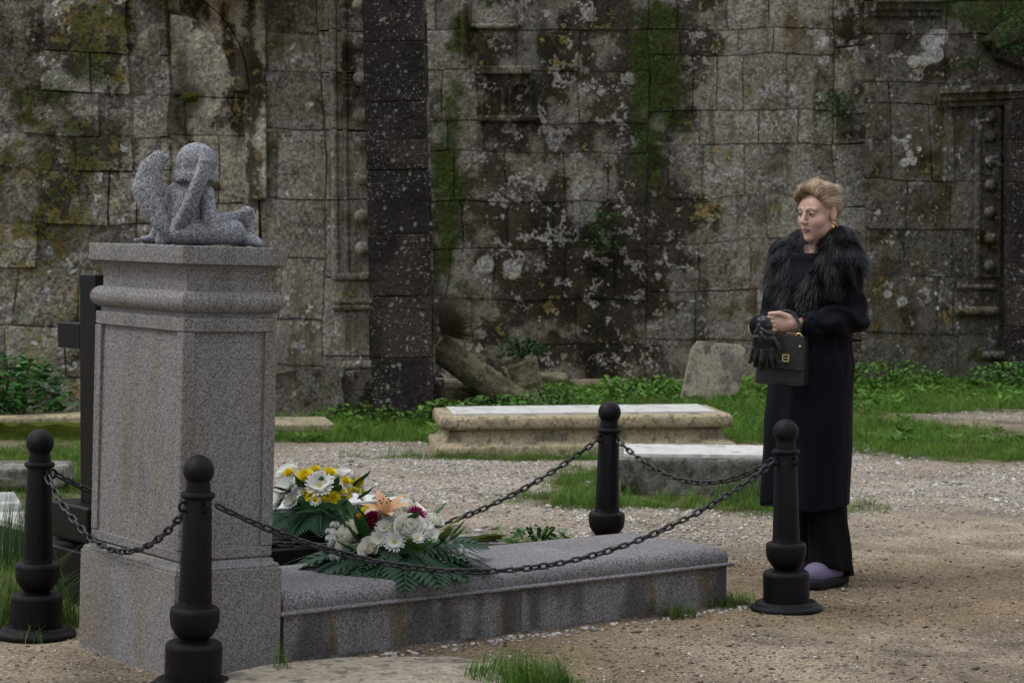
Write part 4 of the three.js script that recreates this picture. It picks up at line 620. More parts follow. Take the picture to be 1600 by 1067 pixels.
  part(s, 'wing', boxUV(nets((x, y, z) => wing(w2, 0.5, 1, 0, 0.09, 90)(x, y, z), [-0.09, 0.03, -0.02], [0.08, 0.34, 0.2], 0.004), 0.9), st);
}
// ---------------------------------------------------------------- the woman in the black coat
{
  const p = thing('person', 'woman in a long black coat with fur collar, standing and looking at the flowers', 'person'); p.position.set(1.226, 0, -8.87);
  const Cy = 0.682, Sy = 0.731;                              // she faces left and towards us
  const bl = (x, z) => [Cy * x + Sy * z, -Sy * x + Cy * z];  // to her own axes: +x her left, +z ahead
  const un = (a, y, b) => [Cy * a - Sy * b, y, Sy * a + Cy * b];
  const loft = (keys, a, y, b) => {
    let i = 0; while (i < keys.length - 2 && y > keys[i + 1][0]) i++; const A = keys[i], B = keys[i + 1], t = ss(0, 1, (y - A[0]) / (B[0] - A[0]));
    const rx = mix(A[3], B[3], t), rz = mix(A[4], B[4], t), dx = a - mix(A[1], B[1], t), dz = b - mix(A[2], B[2], t); return [(hypot(dx / rx, dz / rz) - 1) * min(rx, rz), atan2(dx, dz)];
  };
  // head: own axes, origin between the ears; she looks down a little
  const hc0 = un(0.01, 1.503, 0.01), hc = [hc0[0] + 0.02, hc0[1], hc0[2]], cp = cos(0.05), sp = sin(0.05), HS = 0.93, hC = cos(0.84), hS = sin(0.84), rC = cos(0.04), rS = sin(0.04);
  const toHead = (x, y, z) => { const X = (x - hc[0]) / HS, Z = (z - hc[2]) / HS, a0 = hC * X + hS * Z, b = -hS * X + hC * Z, y0 = (y - hc[1]) / HS, a = a0 * rC - y0 * rS, yy = a0 * rS + y0 * rC; return [a, yy * cp + b * sp, b * cp - yy * sp]; };
  const headD = (a, y, b) => {
    const ax = abs(a);
    let d = ell(a, y, b, [0, 0.03, -0.012], [0.073, 0.093, 0.094]);
    d = sm(d, ell(a, y, b, [0, -0.042, 0.03], [0.057, 0.074, 0.06]), 0.03);
    d = sm(d, ell(ax, y, b, [0.038, -0.028, 0.052], [0.03, 0.027, 0.028]), 0.02);
    d = sm(d, ell(ax, y, b, [0.047, -0.07, 0.012], [0.018, 0.03, 0.035]), 0.02);
    d = sm(d, ell(a, y, b, [0, -0.102, 0.064], [0.022, 0.018, 0.02]), 0.018);
    d = sm(d, ell(a, y, b, [0, 0.035, 0.06], [0.055, 0.04, 0.032]), 0.02);
    d = sub(d, ell(ax, y, b, [0.031, 0.006, 0.1], [0.019, 0.012, 0.017]), 0.012);
    d = sm(d, ell(ax, y, b, [0.031, 0.004, 0.078], [0.0135, 0.0125, 0.0135]), 0.004);
    d = sm(d, cap(ax, y, b, [0.012, 0.024, 0.093], [0.046, 0.024, 0.077], 0.006, 0.006), 0.012);
    d = sm(d, cap(a, y, b, [0, 0.016, 0.09], [0, -0.03, 0.109], 0.0075, 0.0105), 0.01);
    d = sm(d, ell(ax, y, b, [0.0105, -0.034, 0.1], [0.008, 0.007, 0.01]), 0.006);
    d = sm(d, cap(ax, y, b, [0, -0.06, 0.0965], [0.021, -0.064, 0.083], 0.0055, 0.003), 0.005);
    d = sm(d, cap(ax, y, b, [0, -0.071, 0.094], [0.018, -0.067, 0.083], 0.006, 0.003), 0.004);
    d = sub(d, cap(ax, y, b, [0, -0.0655, 0.104], [0.022, -0.066, 0.087], 0.0016, 0.0012), 0.003);
    d = sub(d, cap(ax, y, b, [0.019, -0.034, 0.1], [0.031, -0.066, 0.086], 0.0022, 0.0015), 0.006);
    d = sub(d, cap(ax, y, b, [0.02, -0.012, 0.094], [0.036, -0.016, 0.091], 0.0018, 0.0012), 0.006);
    d = sm(d, sub(ell(ax, y, b, [0.077, 0.0, -0.008], [0.009, 0.033, 0.019]), ell(ax, y, b, [0.088, 0.006, -0.002], [0.007, 0.018, 0.009]), 0.004), 0.004);
    return d;
  };
  const W = un(0.1, 1.075, 0.215);
  const hand = (x, y, z, m) => {                             // x right, y up, z to us, metres from the wrist; fingers reach left and close round the handle
    let d = ell(x, y, z, [-0.042, 0.0, 0], [0.05, 0.036, 0.018]);
    d = sm(d, cap(x, y, z, [0.05, -0.006, -0.02], [-0.01, 0, 0], 0.028, 0.026), 0.02);
    d = sm(d, chain3(x, y, z, [[-0.02, 0.024, 0.008, 0.014], [-0.06, 0.04, 0.014, 0.0105], [-0.098, 0.038, 0.004, 0.0085]]), 0.008);
    for (let i = 0; i < 4; i++) { const yy = 0.024 - i * 0.017, L = [0.036, 0.042, 0.038, 0.03][i]; d = sm(d, chain3(x, y, z, [[-0.08, yy, 0.004, 0.0102], [-0.08 - L, yy - 0.006, 0.0, 0.0094], [-0.09 - L, yy - 0.014, -0.03, 0.0086], [-0.07 - L * 0.5, yy - 0.016, -0.045, 0.0078]]), 0.004); }
    return d;
  };
  const hx = -0.108, hy = 1.066, hz = 0.265;                 // her left wrist
  const neck = (x, y, z) => { const a = [hc[0] + 0.012, 1.44, hc[2] - 0.012], b = un(0, 1.3, -0.035); return cap(x, y, z, a, b, 0.05, 0.062); };
  const skin = [];
  skin.push(nets((x, y, z) => { const h = toHead(x, y, z); return sm(headD(...h) * HS, neck(x, y, z), 0.022); }, [hc[0] - 0.13, 1.28, hc[2] - 0.13], [hc[0] + 0.13, 1.66, hc[2] + 0.14], 0.0032));
  skin.push(nets((x, y, z) => hand(x - hx, y - hy, z - hz), [hx - 0.16, hy - 0.08, hz - 0.08], [hx + 0.09, hy + 0.08, hz + 0.06], 0.003));
  const rx0 = -0.2, ry0 = 1.05, rz0 = 0.16;                  // her right hand, behind the gloves
  skin.push(nets((x, y, z) => hand(-(x - rx0), y - ry0, z - rz0), [rx0 - 0.09, ry0 - 0.08, rz0 - 0.08], [rx0 + 0.16, ry0 + 0.08, rz0 + 0.06], 0.003));
  skin.push(nets((x, y, z) => {                             // the figure under the clothes
    const [a, b] = bl(x, z), ax = abs(a); let d = loft([[0.75, 0, 0, 0.13, 0.09], [1.0, 0, 0, 0.11, 0.085], [1.25, 0, -0.015, 0.125, 0.085], [1.36, 0, -0.025, 0.08, 0.06]], a, y, b)[0]; d = max(d, 0.72 - y, y - 1.38);
    for (const [S, E, Wd] of [[un(0.13, 1.31, -0.02), [0.142, 1.085, 0.13], [hx + 0.03, hy - 0.004, hz - 0.012]], [un(-0.13, 1.31, -0.02), un(-0.205, 1.05, -0.01), [rx0 - 0.03, ry0, rz0 - 0.01]]]) d = sm(d, min(cap(x, y, z, S, E, 0.04, 0.035), cap(x, y, z, E, Wd, 0.035, 0.024)), 0.02);
    for (const s of [1, -1]) d = sm(d, cap(a, y, b, [0.07 * s, 0.76, 0], [0.092 * s, 0.12, s < 0 ? -0.14 : -0.02], 0.06, 0.035), 0.02); return d;
  }, [-0.36, 0.06, -0.3], [0.34, 1.42, 0.36], 0.014));
  const g = mergeGeometries(skin);
  paint(g, (x, y, z) => {
    const n = 0.84 + 0.32 * fbm(x * 90, y * 90 + z * 60, 3); let c = [0.5 * n, 0.315 * n, 0.245 * n];
    const to = (q, t) => { c = c.map((k, i) => mix(k, q[i], t)); };
    if (y > 1.37) {
      const [a, h, b] = toHead(x, y, z), ax = abs(a);
      if (b > 0.05) {
        to([0.36, 0.13, 0.12], ss(0.0095, 0.004, abs(h + 0.066)) * ss(0.025, 0.019, ax));
        to([0.12, 0.035, 0.035], ss(0.0022, 0.0008, abs(h + 0.0655)) * ss(0.024, 0.019, ax));
        to([0.15, 0.085, 0.05], 0.75 * ss(0.0045, 0.002, abs(h - 0.0275 + 1.6 * (ax - 0.03) ** 2 / 0.03)) * ss(0.01, 0.015, ax) * ss(0.05, 0.044, ax));   // brows
        const ex = (ax - 0.031) / 0.0125, ey = (h - 0.002) / 0.0048, e = ex * ex + ey * ey;                                                                       // eyes: white, iris, lash line
        if (e < 1) { to([0.24, 0.22, 0.21], 0.9); to([0.03, 0.025, 0.022], ss(0.0085, 0.0065, hypot(a - Math.sign(a) * 0.031 + 0.003, h + 0.001))); }
        to([0.02, 0.013, 0.011], ss(0.003, 0.0012, abs(h - 0.002 - 0.0052 * sqrt(max(0, 1 - ex * ex)))) * ss(1.15, 0.95, abs(ex)));
        to([0.13, 0.06, 0.05], 0.6 * ss(0.003, 0.001, hypot(ax - 0.0105, h + 0.042)));
        to([0.5, 0.2, 0.16], 0.22 * exp(-(((ax - 0.044) / 0.018) ** 2) - ((h + 0.028) / 0.016) ** 2));
      }
    }
    return c;
  });
  part(p, 'body', g, mat(0xffffff, 0.5, { vertexColors: true }));
  // hair swept up and back into a knot
  const hairD = (a, y, b) => {
    let d = ell(a, y, b, [0, 0.042, -0.022], [0.08, 0.091, 0.096]);
    d = sm(d, ell(a, y, b, [-0.004, 0.11, -0.01], [0.05, 0.028, 0.055]), 0.035);
    d = sm(d, chain3(a, y, b, [[0.02, 0.122, 0.05, 0.03], [-0.02, 0.112, 0.084, 0.022], [-0.056, 0.078, 0.082, 0.016], [-0.07, 0.05, 0.05, 0.012]]), 0.02);   // fringe swept to her right
    d = sm(d, chain3(a, y, b, [[0.02, 0.122, 0.05, 0.026], [0.052, 0.09, 0.056, 0.018], [0.072, 0.05, 0.026, 0.012]]), 0.02);
    d = sub(d, ell(a, y, b, [-0.004, -0.006, 0.088], [0.068, 0.1, 0.068]), 0.012);
    d = sub(d, ell(abs(a), y, b, [0.078, -0.03, 0.03], [0.03, 0.06, 0.042]), 0.008);
    d = sub(d, ell(abs(a), y, b, [0.086, -0.004, -0.004], [0.022, 0.036, 0.024]), 0.006);
    d = max(d, -(y + 0.062 + 0.25 * (b + 0.06)));
    d = sm(d, ell(a, y, b, [0.006, 0.092, -0.086], [0.04, 0.038, 0.034]), 0.012);
    const th = atan2(a, y + 0.02) * 1, st = th * 70 + 5 * vn(b * 14, th * 4);
    return d + 0.001 * sin(st) + 0.0007 * sin(st * 2.1 + b * 20);
  };
  const hg = nets((x, y, z) => hairD(...toHead(x, y, z)), [hc[0] - 0.15, 1.42, hc[2] - 0.15], [hc[0] + 0.15, 1.72, hc[2] + 0.15], 0.0028);
  paint(hg, (x, y, z) => { const [a, h, b] = toHead(x, y, z), th = atan2(a, h + 0.02), n = vn(th * 40 + 3 * vn(b * 14, th * 4), b * 9), m = vn(th * 90, b * 14 + 7), k = 0.55 + 0.75 * n + 0.3 * (m - 0.5), root = ss(0.62, 0.3, vn(th * 9 + 4, b * 5)); return [mix(0.4, 0.22, root) * k, mix(0.295, 0.145, root) * k, mix(0.175, 0.085, root) * k]; });
  const hairPart = part(p, 'hair', hg, mat(0xffffff, 0.42, { vertexColors: true }));
  { // loose hairs lying along the combed direction
    reseed(17); const hp = hg.attributes.position, hn = hg.attributes.normal, hcol = hg.attributes.color, pos = [], idx = [], col = [];
    for (let i = 0; i < 5200; i++) {
      const v = floor(rnd() * hp.count), P = V(hp.getX(v), hp.getY(v), hp.getZ(v)), N = V(hn.getX(v), hn.getY(v), hn.getZ(v)), h = toHead(P.x, P.y, P.z); let k = rr(0.6, 1.5);
      const back = V(hS, 0.05, -hC).addScaledVector(V(rr(-1, 1), rr(-0.8, 0.8), rr(-1, 1)), 0.14), D = back.addScaledVector(N, -back.dot(N)).normalize(), S = D.clone().cross(N), L = rr(0.015, 0.04), w = 0.00035, lift = (rnd() < 0.06 ? 0.004 : 0.001), s = pos.length / 3; if (h[2] > 0.05 && h[1] < 0.05) continue;
      for (let q = 0; q <= 3; q++) { const t = q / 3, X = P.clone().addScaledVector(D, L * t).addScaledVector(N, 0.0005 + lift * t - 8 * L * L * t * t * 0.5); pos.push(X.x - S.x * w, X.y - S.y * w, X.z - S.z * w, X.x + S.x * w, X.y + S.y * w, X.z + S.z * w); for (let e = 0; e < 2; e++) col.push(hcol.getX(v) * k, hcol.getY(v) * k, hcol.getZ(v) * k); }
      for (let q = 0; q < 3; q++) { const o = s + q * 2; idx.push(o, o + 1, o + 2, o + 1, o + 3, o + 2); }
    }
    part(hairPart, 'loose_hairs', tri(pos, idx, null, col), mat(0xffffff, 0.45, { vertexColors: true, side: THREE.DoubleSide })).userData.kind = 'stuff';
  }
  { // gold earring
    const e = [0.08 * hC + 0.004 * hS, 0, 0.08 * hS - 0.004 * hC].map((k) => k * HS), gm = mat(rgb(0.75, 0.52, 0.2), 0.25, { metalness: 1 });
    part(p, 'earring', join([new THREE.TorusGeometry(0.0075, 0.0026, 8, 16), new THREE.SphereGeometry(0.0055, 10, 8).translate(0, -0.013, 0), new THREE.SphereGeometry(0.004, 8, 6).translate(0, 0.008, 0)].map((q) => stripUV(q))), gm, [hc[0] + e[0], hc[1] - 0.042, hc[2] + e[2]], [0, -0.4, 0]);
  }
  // coat
  const coatK = [[0.3, -0.015, 0.025, 0.19, 0.175], [0.6, -0.005, 0.018, 0.188, 0.168], [0.88, 0, 0.0, 0.186, 0.155], [1.02, 0, -0.004, 0.158, 0.13], [1.2, 0, -0.01, 0.168, 0.13], [1.32, 0, -0.018, 0.155, 0.105], [1.42, 0, -0.025, 0.085, 0.08]];
  const ang = (q, c) => { let d = q - c; while (d > PI) d -= 2 * PI; while (d < -PI) d += 2 * PI; return d; };
  const EL = [0.142, 1.085, 0.13], SH = un(0.14, 1.325, -0.02), WR = [hx + 0.045, hy - 0.004, hz - 0.012];
  const ER = un(-0.215, 1.04, -0.01), SR = un(-0.165, 1.335, -0.02), RW = [rx0 - 0.03, ry0, rz0 - 0.01];
  const coat = (x, y, z) => {
    const [a, b] = bl(x, z); let [d, t] = loft(coatK, a, y, b);
    const low = ss(1.0, 0.5, y); d += low * (0.009 * sin(t * 6 + 1 + y * 1.5) + 0.005 * sin(t * 11 + 3)) + 0.01 * exp(-((ang(t, 0.35) / 0.05) ** 2)) * low;
    d += (y < 1.04 && y > 0.78 ? 0.005 * sin(t * 17 + 6 * vn(t * 3, y * 6)) * ss(0.78, 0.98, y) : 0);
    d = min(d, max(abs(hypot(d + 0.0, 0) - 0) - 0.008, abs(y - 1.0 - 0.01 * sin(t * 3)) - 0.022) < 0 ? d - 0.006 : d);   // belt
    d = max(d, 0.315 + 0.012 * sin(t * 3 + 2) - y, y - 1.345 - 0.02 * ss(0.02, -0.06, b));
    const wr = 0.009 * sin((x * 0.7 + y) * 75 + 8 * vn(x * 12, y * 12)) * ss(0.2, 0.06, hypot(x - EL[0] + 0.03, y - EL[1]));
    let s = sm(cap(x, y, z, SH, EL, 0.064, 0.062), cap(x, y, z, EL, WR, 0.063, 0.047), 0.03) + wr;
    s = min(s, sm(cap(x, y, z, SR, ER, 0.072, 0.06), cap(x, y, z, ER, RW, 0.06, 0.046), 0.03));
    d = sm(d, s, 0.022);
    const cuff = cap(x, y, z, WR, [WR[0] - 0.04, WR[1] + 0.001, WR[2] + 0.004], 0.036, 0.036); d = sub(d, cuff, 0.004);
    return d;
  };
  const cloth = new THREE.MeshPhysicalMaterial({ color: rgb(0.0034, 0.0039, 0.0072), roughness: 0.72, specularIntensity: 0.24 });
  part(p, 'coat', nets(coat, [-0.36, 0.28, -0.3], [0.34, 1.46, 0.36], 0.0085), cloth);
  // wide trousers
  const trouser = (sx) => (x, y, z) => {
    const [a, b0] = bl(x, z), b = b0 + (sx < 0 ? 0.12 : 0), [d, t] = loft([[0.0, 0.092 * sx, -0.03, 0.082, 0.105], [0.1, 0.092 * sx, -0.02, 0.078, 0.098], [0.35, 0.088 * sx, -0.005, 0.07, 0.085], [0.6, 0.085 * sx, 0, 0.075, 0.085]], a, y, b);
    return max(d + 0.006 * sin(t * 5 + y * 8) - 0.006 * exp(-((ang(t, 0.2) / 0.12) ** 2)), 0.055 + (b < -0.05 ? -0.02 : 0.02 * ss(-0.05, 0.06, b)) - y, y - 0.58);
  };
  for (const sx of [1, -1]) part(p, 'trouser_leg', nets(trouser(sx), [-0.3, 0.02, -0.3], [0.3, 0.6, 0.3], 0.008), mat(rgb(0.004, 0.004, 0.005), 0.9));
  // lilac shoes with thick dark soles
  for (const sx of [1, -1]) {
    const shoe = (x, y, z) => { const [a, b0] = bl(x, z), b = b0 + (sx < 0 ? 0.12 : 0), q = (a - 0.095 * sx - 0.12 * sx * (b + 0.02)); let d = cap(q, y, b, [0, 0.055, -0.06], [0, 0.05, 0.09], 0.046, 0.043); d = sm(d, ell(q, y, b, [0, 0.055, 0.105], [0.047, 0.042, 0.05]), 0.02); d = sm(d, cap(q, y, b, [0, 0.07, -0.05], [0, 0.13, -0.05], 0.04, 0.045), 0.02); return max(d, 0.03 - y); };
    const sole = (x, y, z) => { const [a, b0] = bl(x, z), b = b0 + (sx < 0 ? 0.12 : 0), q = (a - 0.095 * sx - 0.12 * sx * (b + 0.02)); const d = max(hypot(max(0, abs(q) - 0.006), max(0, b < 0 ? -b - 0.062 : b - 0.11)) - 0.049 + 0.0015 * sin(b * 420), -0.004 - y, y - 0.034, max(0, 0.5 - abs(b + 0.015) / 0.028) * 0.012 - y); return d; };
    const s = part(p, 'shoe', nets(shoe, [-0.3, 0.015, -0.3], [0.3, 0.2, 0.3], 0.006), mat(rgb(0.15, 0.125, 0.205), 0.7)); part(s, 'sole', nets(sole, [-0.3, -0.02, -0.3], [0.3, 0.05, 0.3], 0.006), mat(rgb(0.012, 0.012, 0.013), 0.7));
  }
  // dark blouse collar at the throat
  part(p, 'blouse', nets((x, y, z) => { const [a, b] = bl(x, z), d = loft([[1.28, 0, -0.02, 0.11, 0.09], [1.34, 0, -0.024, 0.085, 0.08], [1.4, 0, -0.022, 0.066, 0.066]], a, y, b)[0]; return max(abs(d) - 0.006, 1.24 - y, y - 1.372 + 0.035 * ss(-0.05, 0.06, b) + 0.035 * ss(0.03, 0.0, abs(a)) * (b > 0 ? 1 : 0)); }, [-0.15, 1.22, -0.15], [0.15, 1.43, 0.15], 0.006), mat(rgb(0.008, 0.008, 0.009), 0.55));
  // fur collar: soft core with tens of thousands of hairs
  const fur = (x, y, z) => {
    const [a0, b0] = bl(x - 0.012, z), a = a0 / 0.86, b = b0 / 0.92, ax = abs(a);
    let d = cap(ax, y, b, [0.11, 1.365, -0.03], [0.135, 1.29, 0.045], 0.07, 0.075);
    d = sm(d, cap(ax, y, b, [0.135, 1.29, 0.045], [0.055, 1.18, 0.125], 0.07, 0.05), 0.03);
    d = sm(d, cap(a, y, b, [-0.11, 1.365, -0.045], [0.11, 1.385, -0.045], 0.07, 0.07), 0.03);
    d = sm(d, cap(ax, y, b, [0.12, 1.36, -0.04], [0.205, 1.31, -0.02], 0.07, 0.055), 0.03); d = sm(d, cap(ax, y, b, [0.205, 1.31, -0.01], [0.2, 1.24, 0.04], 0.055, 0.05), 0.03);
    d = sm(d, cap(a, y, b, [0, 1.35, -0.09], [0, 1.28, -0.1], 0.07, 0.06), 0.04);
    d = sub(d, cap(a, y, b, [0, 1.36, 0.03], [0, 1.52, 0.085], 0.02, 0.075), 0.02);
    return d;
  };
  const fg = nets(fur, [-0.3, 1.08, -0.3], [0.3, 1.5, 0.3], 0.01);
  const core = part(p, 'fur_collar', fg, mat(rgb(0.004, 0.004, 0.005), 0.9));
  reseed(91); const fp = fg.attributes.position, fn = fg.attributes.normal, pos = [], idx = [], col = [];
  for (let i = 0; i < 26000; i++) {
    const v = floor(rnd() * fp.count), x = fp.getX(v) + rr(-0.005, 0.005), y = fp.getY(v) + rr(-0.005, 0.005), z = fp.getZ(v) + rr(-0.005, 0.005), n = [fn.getX(v), fn.getY(v), fn.getZ(v)];
    const q = vn3(x * 26, y * 26, z * 26) - 0.5, q2 = vn3(x * 26 + 40, y * 26, z * 26) - 0.5, L = rr(0.02, 0.045), [a] = bl(x, z);
    let dx = n[0] * 0.5 + q * 1.1 + rr(-0.25, 0.25) + 0.16 * Math.sign(x), dy = n[1] * 0.35 - 0.65 + q2 * 0.9, dz = n[2] * 0.6 + 0.25 * q2 + rr(-0.25, 0.25); const l = hypot(dx, dy, dz); dx /= l; dy /= l; dz /= l;
    const w = rr(0.0006, 0.0012), sx = -dz, sz = dx, sl = hypot(sx, sz) + 1e-6, s = pos.length / 3, c = rr(0.5, 1.6);
    for (let k = 0; k <= 2; k++) { const t = k / 2, X = x + n[0] * 0.012 * t + dx * L * t, Y = y + n[1] * 0.012 * t + dy * L * t - 0.012 * t * t, Z = z + n[2] * 0.012 * t + dz * L * t, h = w * (1 - 0.85 * t); pos.push(X - (sx / sl) * h, Y, Z - (sz / sl) * h, X + (sx / sl) * h, Y, Z + (sz / sl) * h); col.push(c, c, c, c, c, c); }
    for (let k = 0; k < 2; k++) { const o = s + k * 2; idx.push(o, o + 1, o + 2, o + 1, o + 3, o + 2); }
  }
  part(core, 'fur', tri(pos, idx, null, col), mat(rgb(0.0036, 0.0038, 0.0055), 0.42, { specularIntensity: 0.7, ...{ side: THREE.DoubleSide, vertexColors: true } })).userData.kind = 'stuff';

  // ------------------------------------------------------------ the handbag and gloves she holds
  const crocBump = tex(256, 256, (u, v, o) => { const y = v * 14, x = u * 12 + 0.5 * (floor(y) & 1), fx = x - floor(x), fy = y - floor(y); o[0] = o[1] = o[2] = ss(0, 0.22, min(fx, 1 - fx, fy, 1 - fy)) * (0.8 + 0.2 * vn(u * 30, v * 30)); }, false);
  const croc = mat(rgb(0.005, 0.005, 0.0065), 0.19, { bumpMap: crocBump, bumpScale: 0.0025 }), gold = mat(rgb(0.72, 0.5, 0.2), 0.28, { metalness: 1 }), gloveM = mat(rgb(0.009, 0.009, 0.011), 0.34);
  const bag = thing('handbag', 'glossy black crocodile leather handbag with gold buckles hanging from her hand', 'handbag'); bag.scale.setScalar(0.94); bag.position.set(1.226 - 0.155, 0.822, -8.87 + 0.25); bag.rotation.set(0, -0.42, -0.05);
  const tap = (g2, s0) => warp(g2, (x, y, z) => [x * (1 - 0.35 * y), y, z * (1 - s0 * y)]);
  part(bag, 'bag_body', boxUV(tap(new RoundedBoxGeometry(0.215, 0.2, 0.1, 5, 0.016).translate(0, 0.1, 0), 2.2), 0.12), croc);
  part(bag, 'flap', boxUV(warp(new RoundedBoxGeometry(0.215, 0.135, 0.012, 4, 0.005).translate(0, 0.148, 0.044), (x, y, z) => [x * (1.03 - 0.35 * y), y - 0.012 * ss(0.05, 0.1, abs(x)) * ss(0.12, 0.09, y), z * (1.18 - 1.6 * (y - 0.1)) + 0.003]), 0.12), croc);
  part(bag, 'top_panel', boxUV(box(0.19, 0.014, 0.075, 0, 0.205, 0.002, 0.006), 0.12), croc);
  for (const x of [-0.06, 0.03]) { const s = part(bag, 'strap', box(0.018, 0.1, 0.005, x, 0.125, 0.062, 0.002), croc); s.rotation.x = -0.08; const b = part(s, 'buckle', join([box(0.026, 0.004, 0.005), box(0.026, 0.004, 0.005, 0, 0.026), box(0.004, 0.03, 0.005, -0.013, 0.013), box(0.004, 0.03, 0.005, 0.013, 0.013), box(0.02, 0.003, 0.006, 0.002, 0.013)].map(stripUV)), gold, [x, 0.1, 0.069]); }
  for (const z of [-0.03, 0.045]) part(bag, 'handle', new THREE.TubeGeometry(new THREE.CatmullRomCurve3([V(-0.06, 0.205, z), V(-0.055, 0.26, z * 0.6), V(-0.02, 0.308, z * 0.25), V(0.03, 0.308, z * 0.25), V(0.07, 0.26, z * 0.6), V(0.078, 0.205, z)]), 40, 0.0065, 8), croc);
  for (const x of [-0.06, 0.078]) part(bag, 'ring', new THREE.TorusGeometry(0.012, 0.0032, 8, 18), gold, [x, 0.212, 0.05]);
  part(bag, 'stud', new THREE.SphereGeometry(0.006, 10, 8), gold, [0.088, 0.17, 0.058]);
  const gl = (o, sp2, sd) => (x, y, z) => {
    let d = ell(x, y, z, [0, -0.05, 0], [0.036, 0.055, 0.012]); d = sm(d, cap(x, y, z, [0, 0.045, 0], [0, -0.02, 0], 0.026, 0.03) * 1 + abs(z) * 0.0, 0.02);
    for (let i = 0; i < 4; i++) { const a = (i - 1.5) * 0.15 * sp2 + 0.04; d = sm(d, chain3(x, y, z, [[(i - 1.5) * 0.016, -0.085, 0, 0.0112], [(i - 1.5) * 0.016 + 0.045 * sin(a), -0.085 - 0.045 * cos(a), 0.008 * sin(i * 3 + sd), 0.0106], [(i - 1.5) * 0.016 + 0.078 * sin(a * 1.2), -0.085 - (0.07 + 0.012 * (i % 3)) * cos(a) * 0.9, -0.004, 0.009]]), 0.004); }
    d = sm(d, chain3(x, y, z, [[0.028, -0.02, 0.004, 0.012], [0.046, -0.06, 0.014, 0.0105], [0.05, -0.088, 0.016, 0.0085]]), 0.006);
    return d + 0.003 * sin((x * 0.6 + y) * 150 + 9 * vn(x * 30, y * 30 + sd)) * ss(-0.1, 0, y);
  };
  for (const [x, y, z, ry, rz, sp2, sd, lab] of [[-0.225, 1.03, 0.325, -0.2, 0.1, 0.9, 1, 'black leather glove held in her hand, draped in front of the bag'], [-0.243, 1.03, 0.3, -0.45, -0.12, 0.7, 4, 'second black leather glove, tucked behind the first']]) {
    const q = top('leather_glove', nets(gl(0, sp2, sd), [-0.08, -0.2, -0.05], [0.09, 0.09, 0.05], 0.004), gloveM, lab, 'glove', 'pair of gloves'); q.position.set(1.226 + x, y + 0.005, -8.87 + z); q.scale.setScalar(0.88); q.rotation.set(0.1, ry, rz);
  }
}
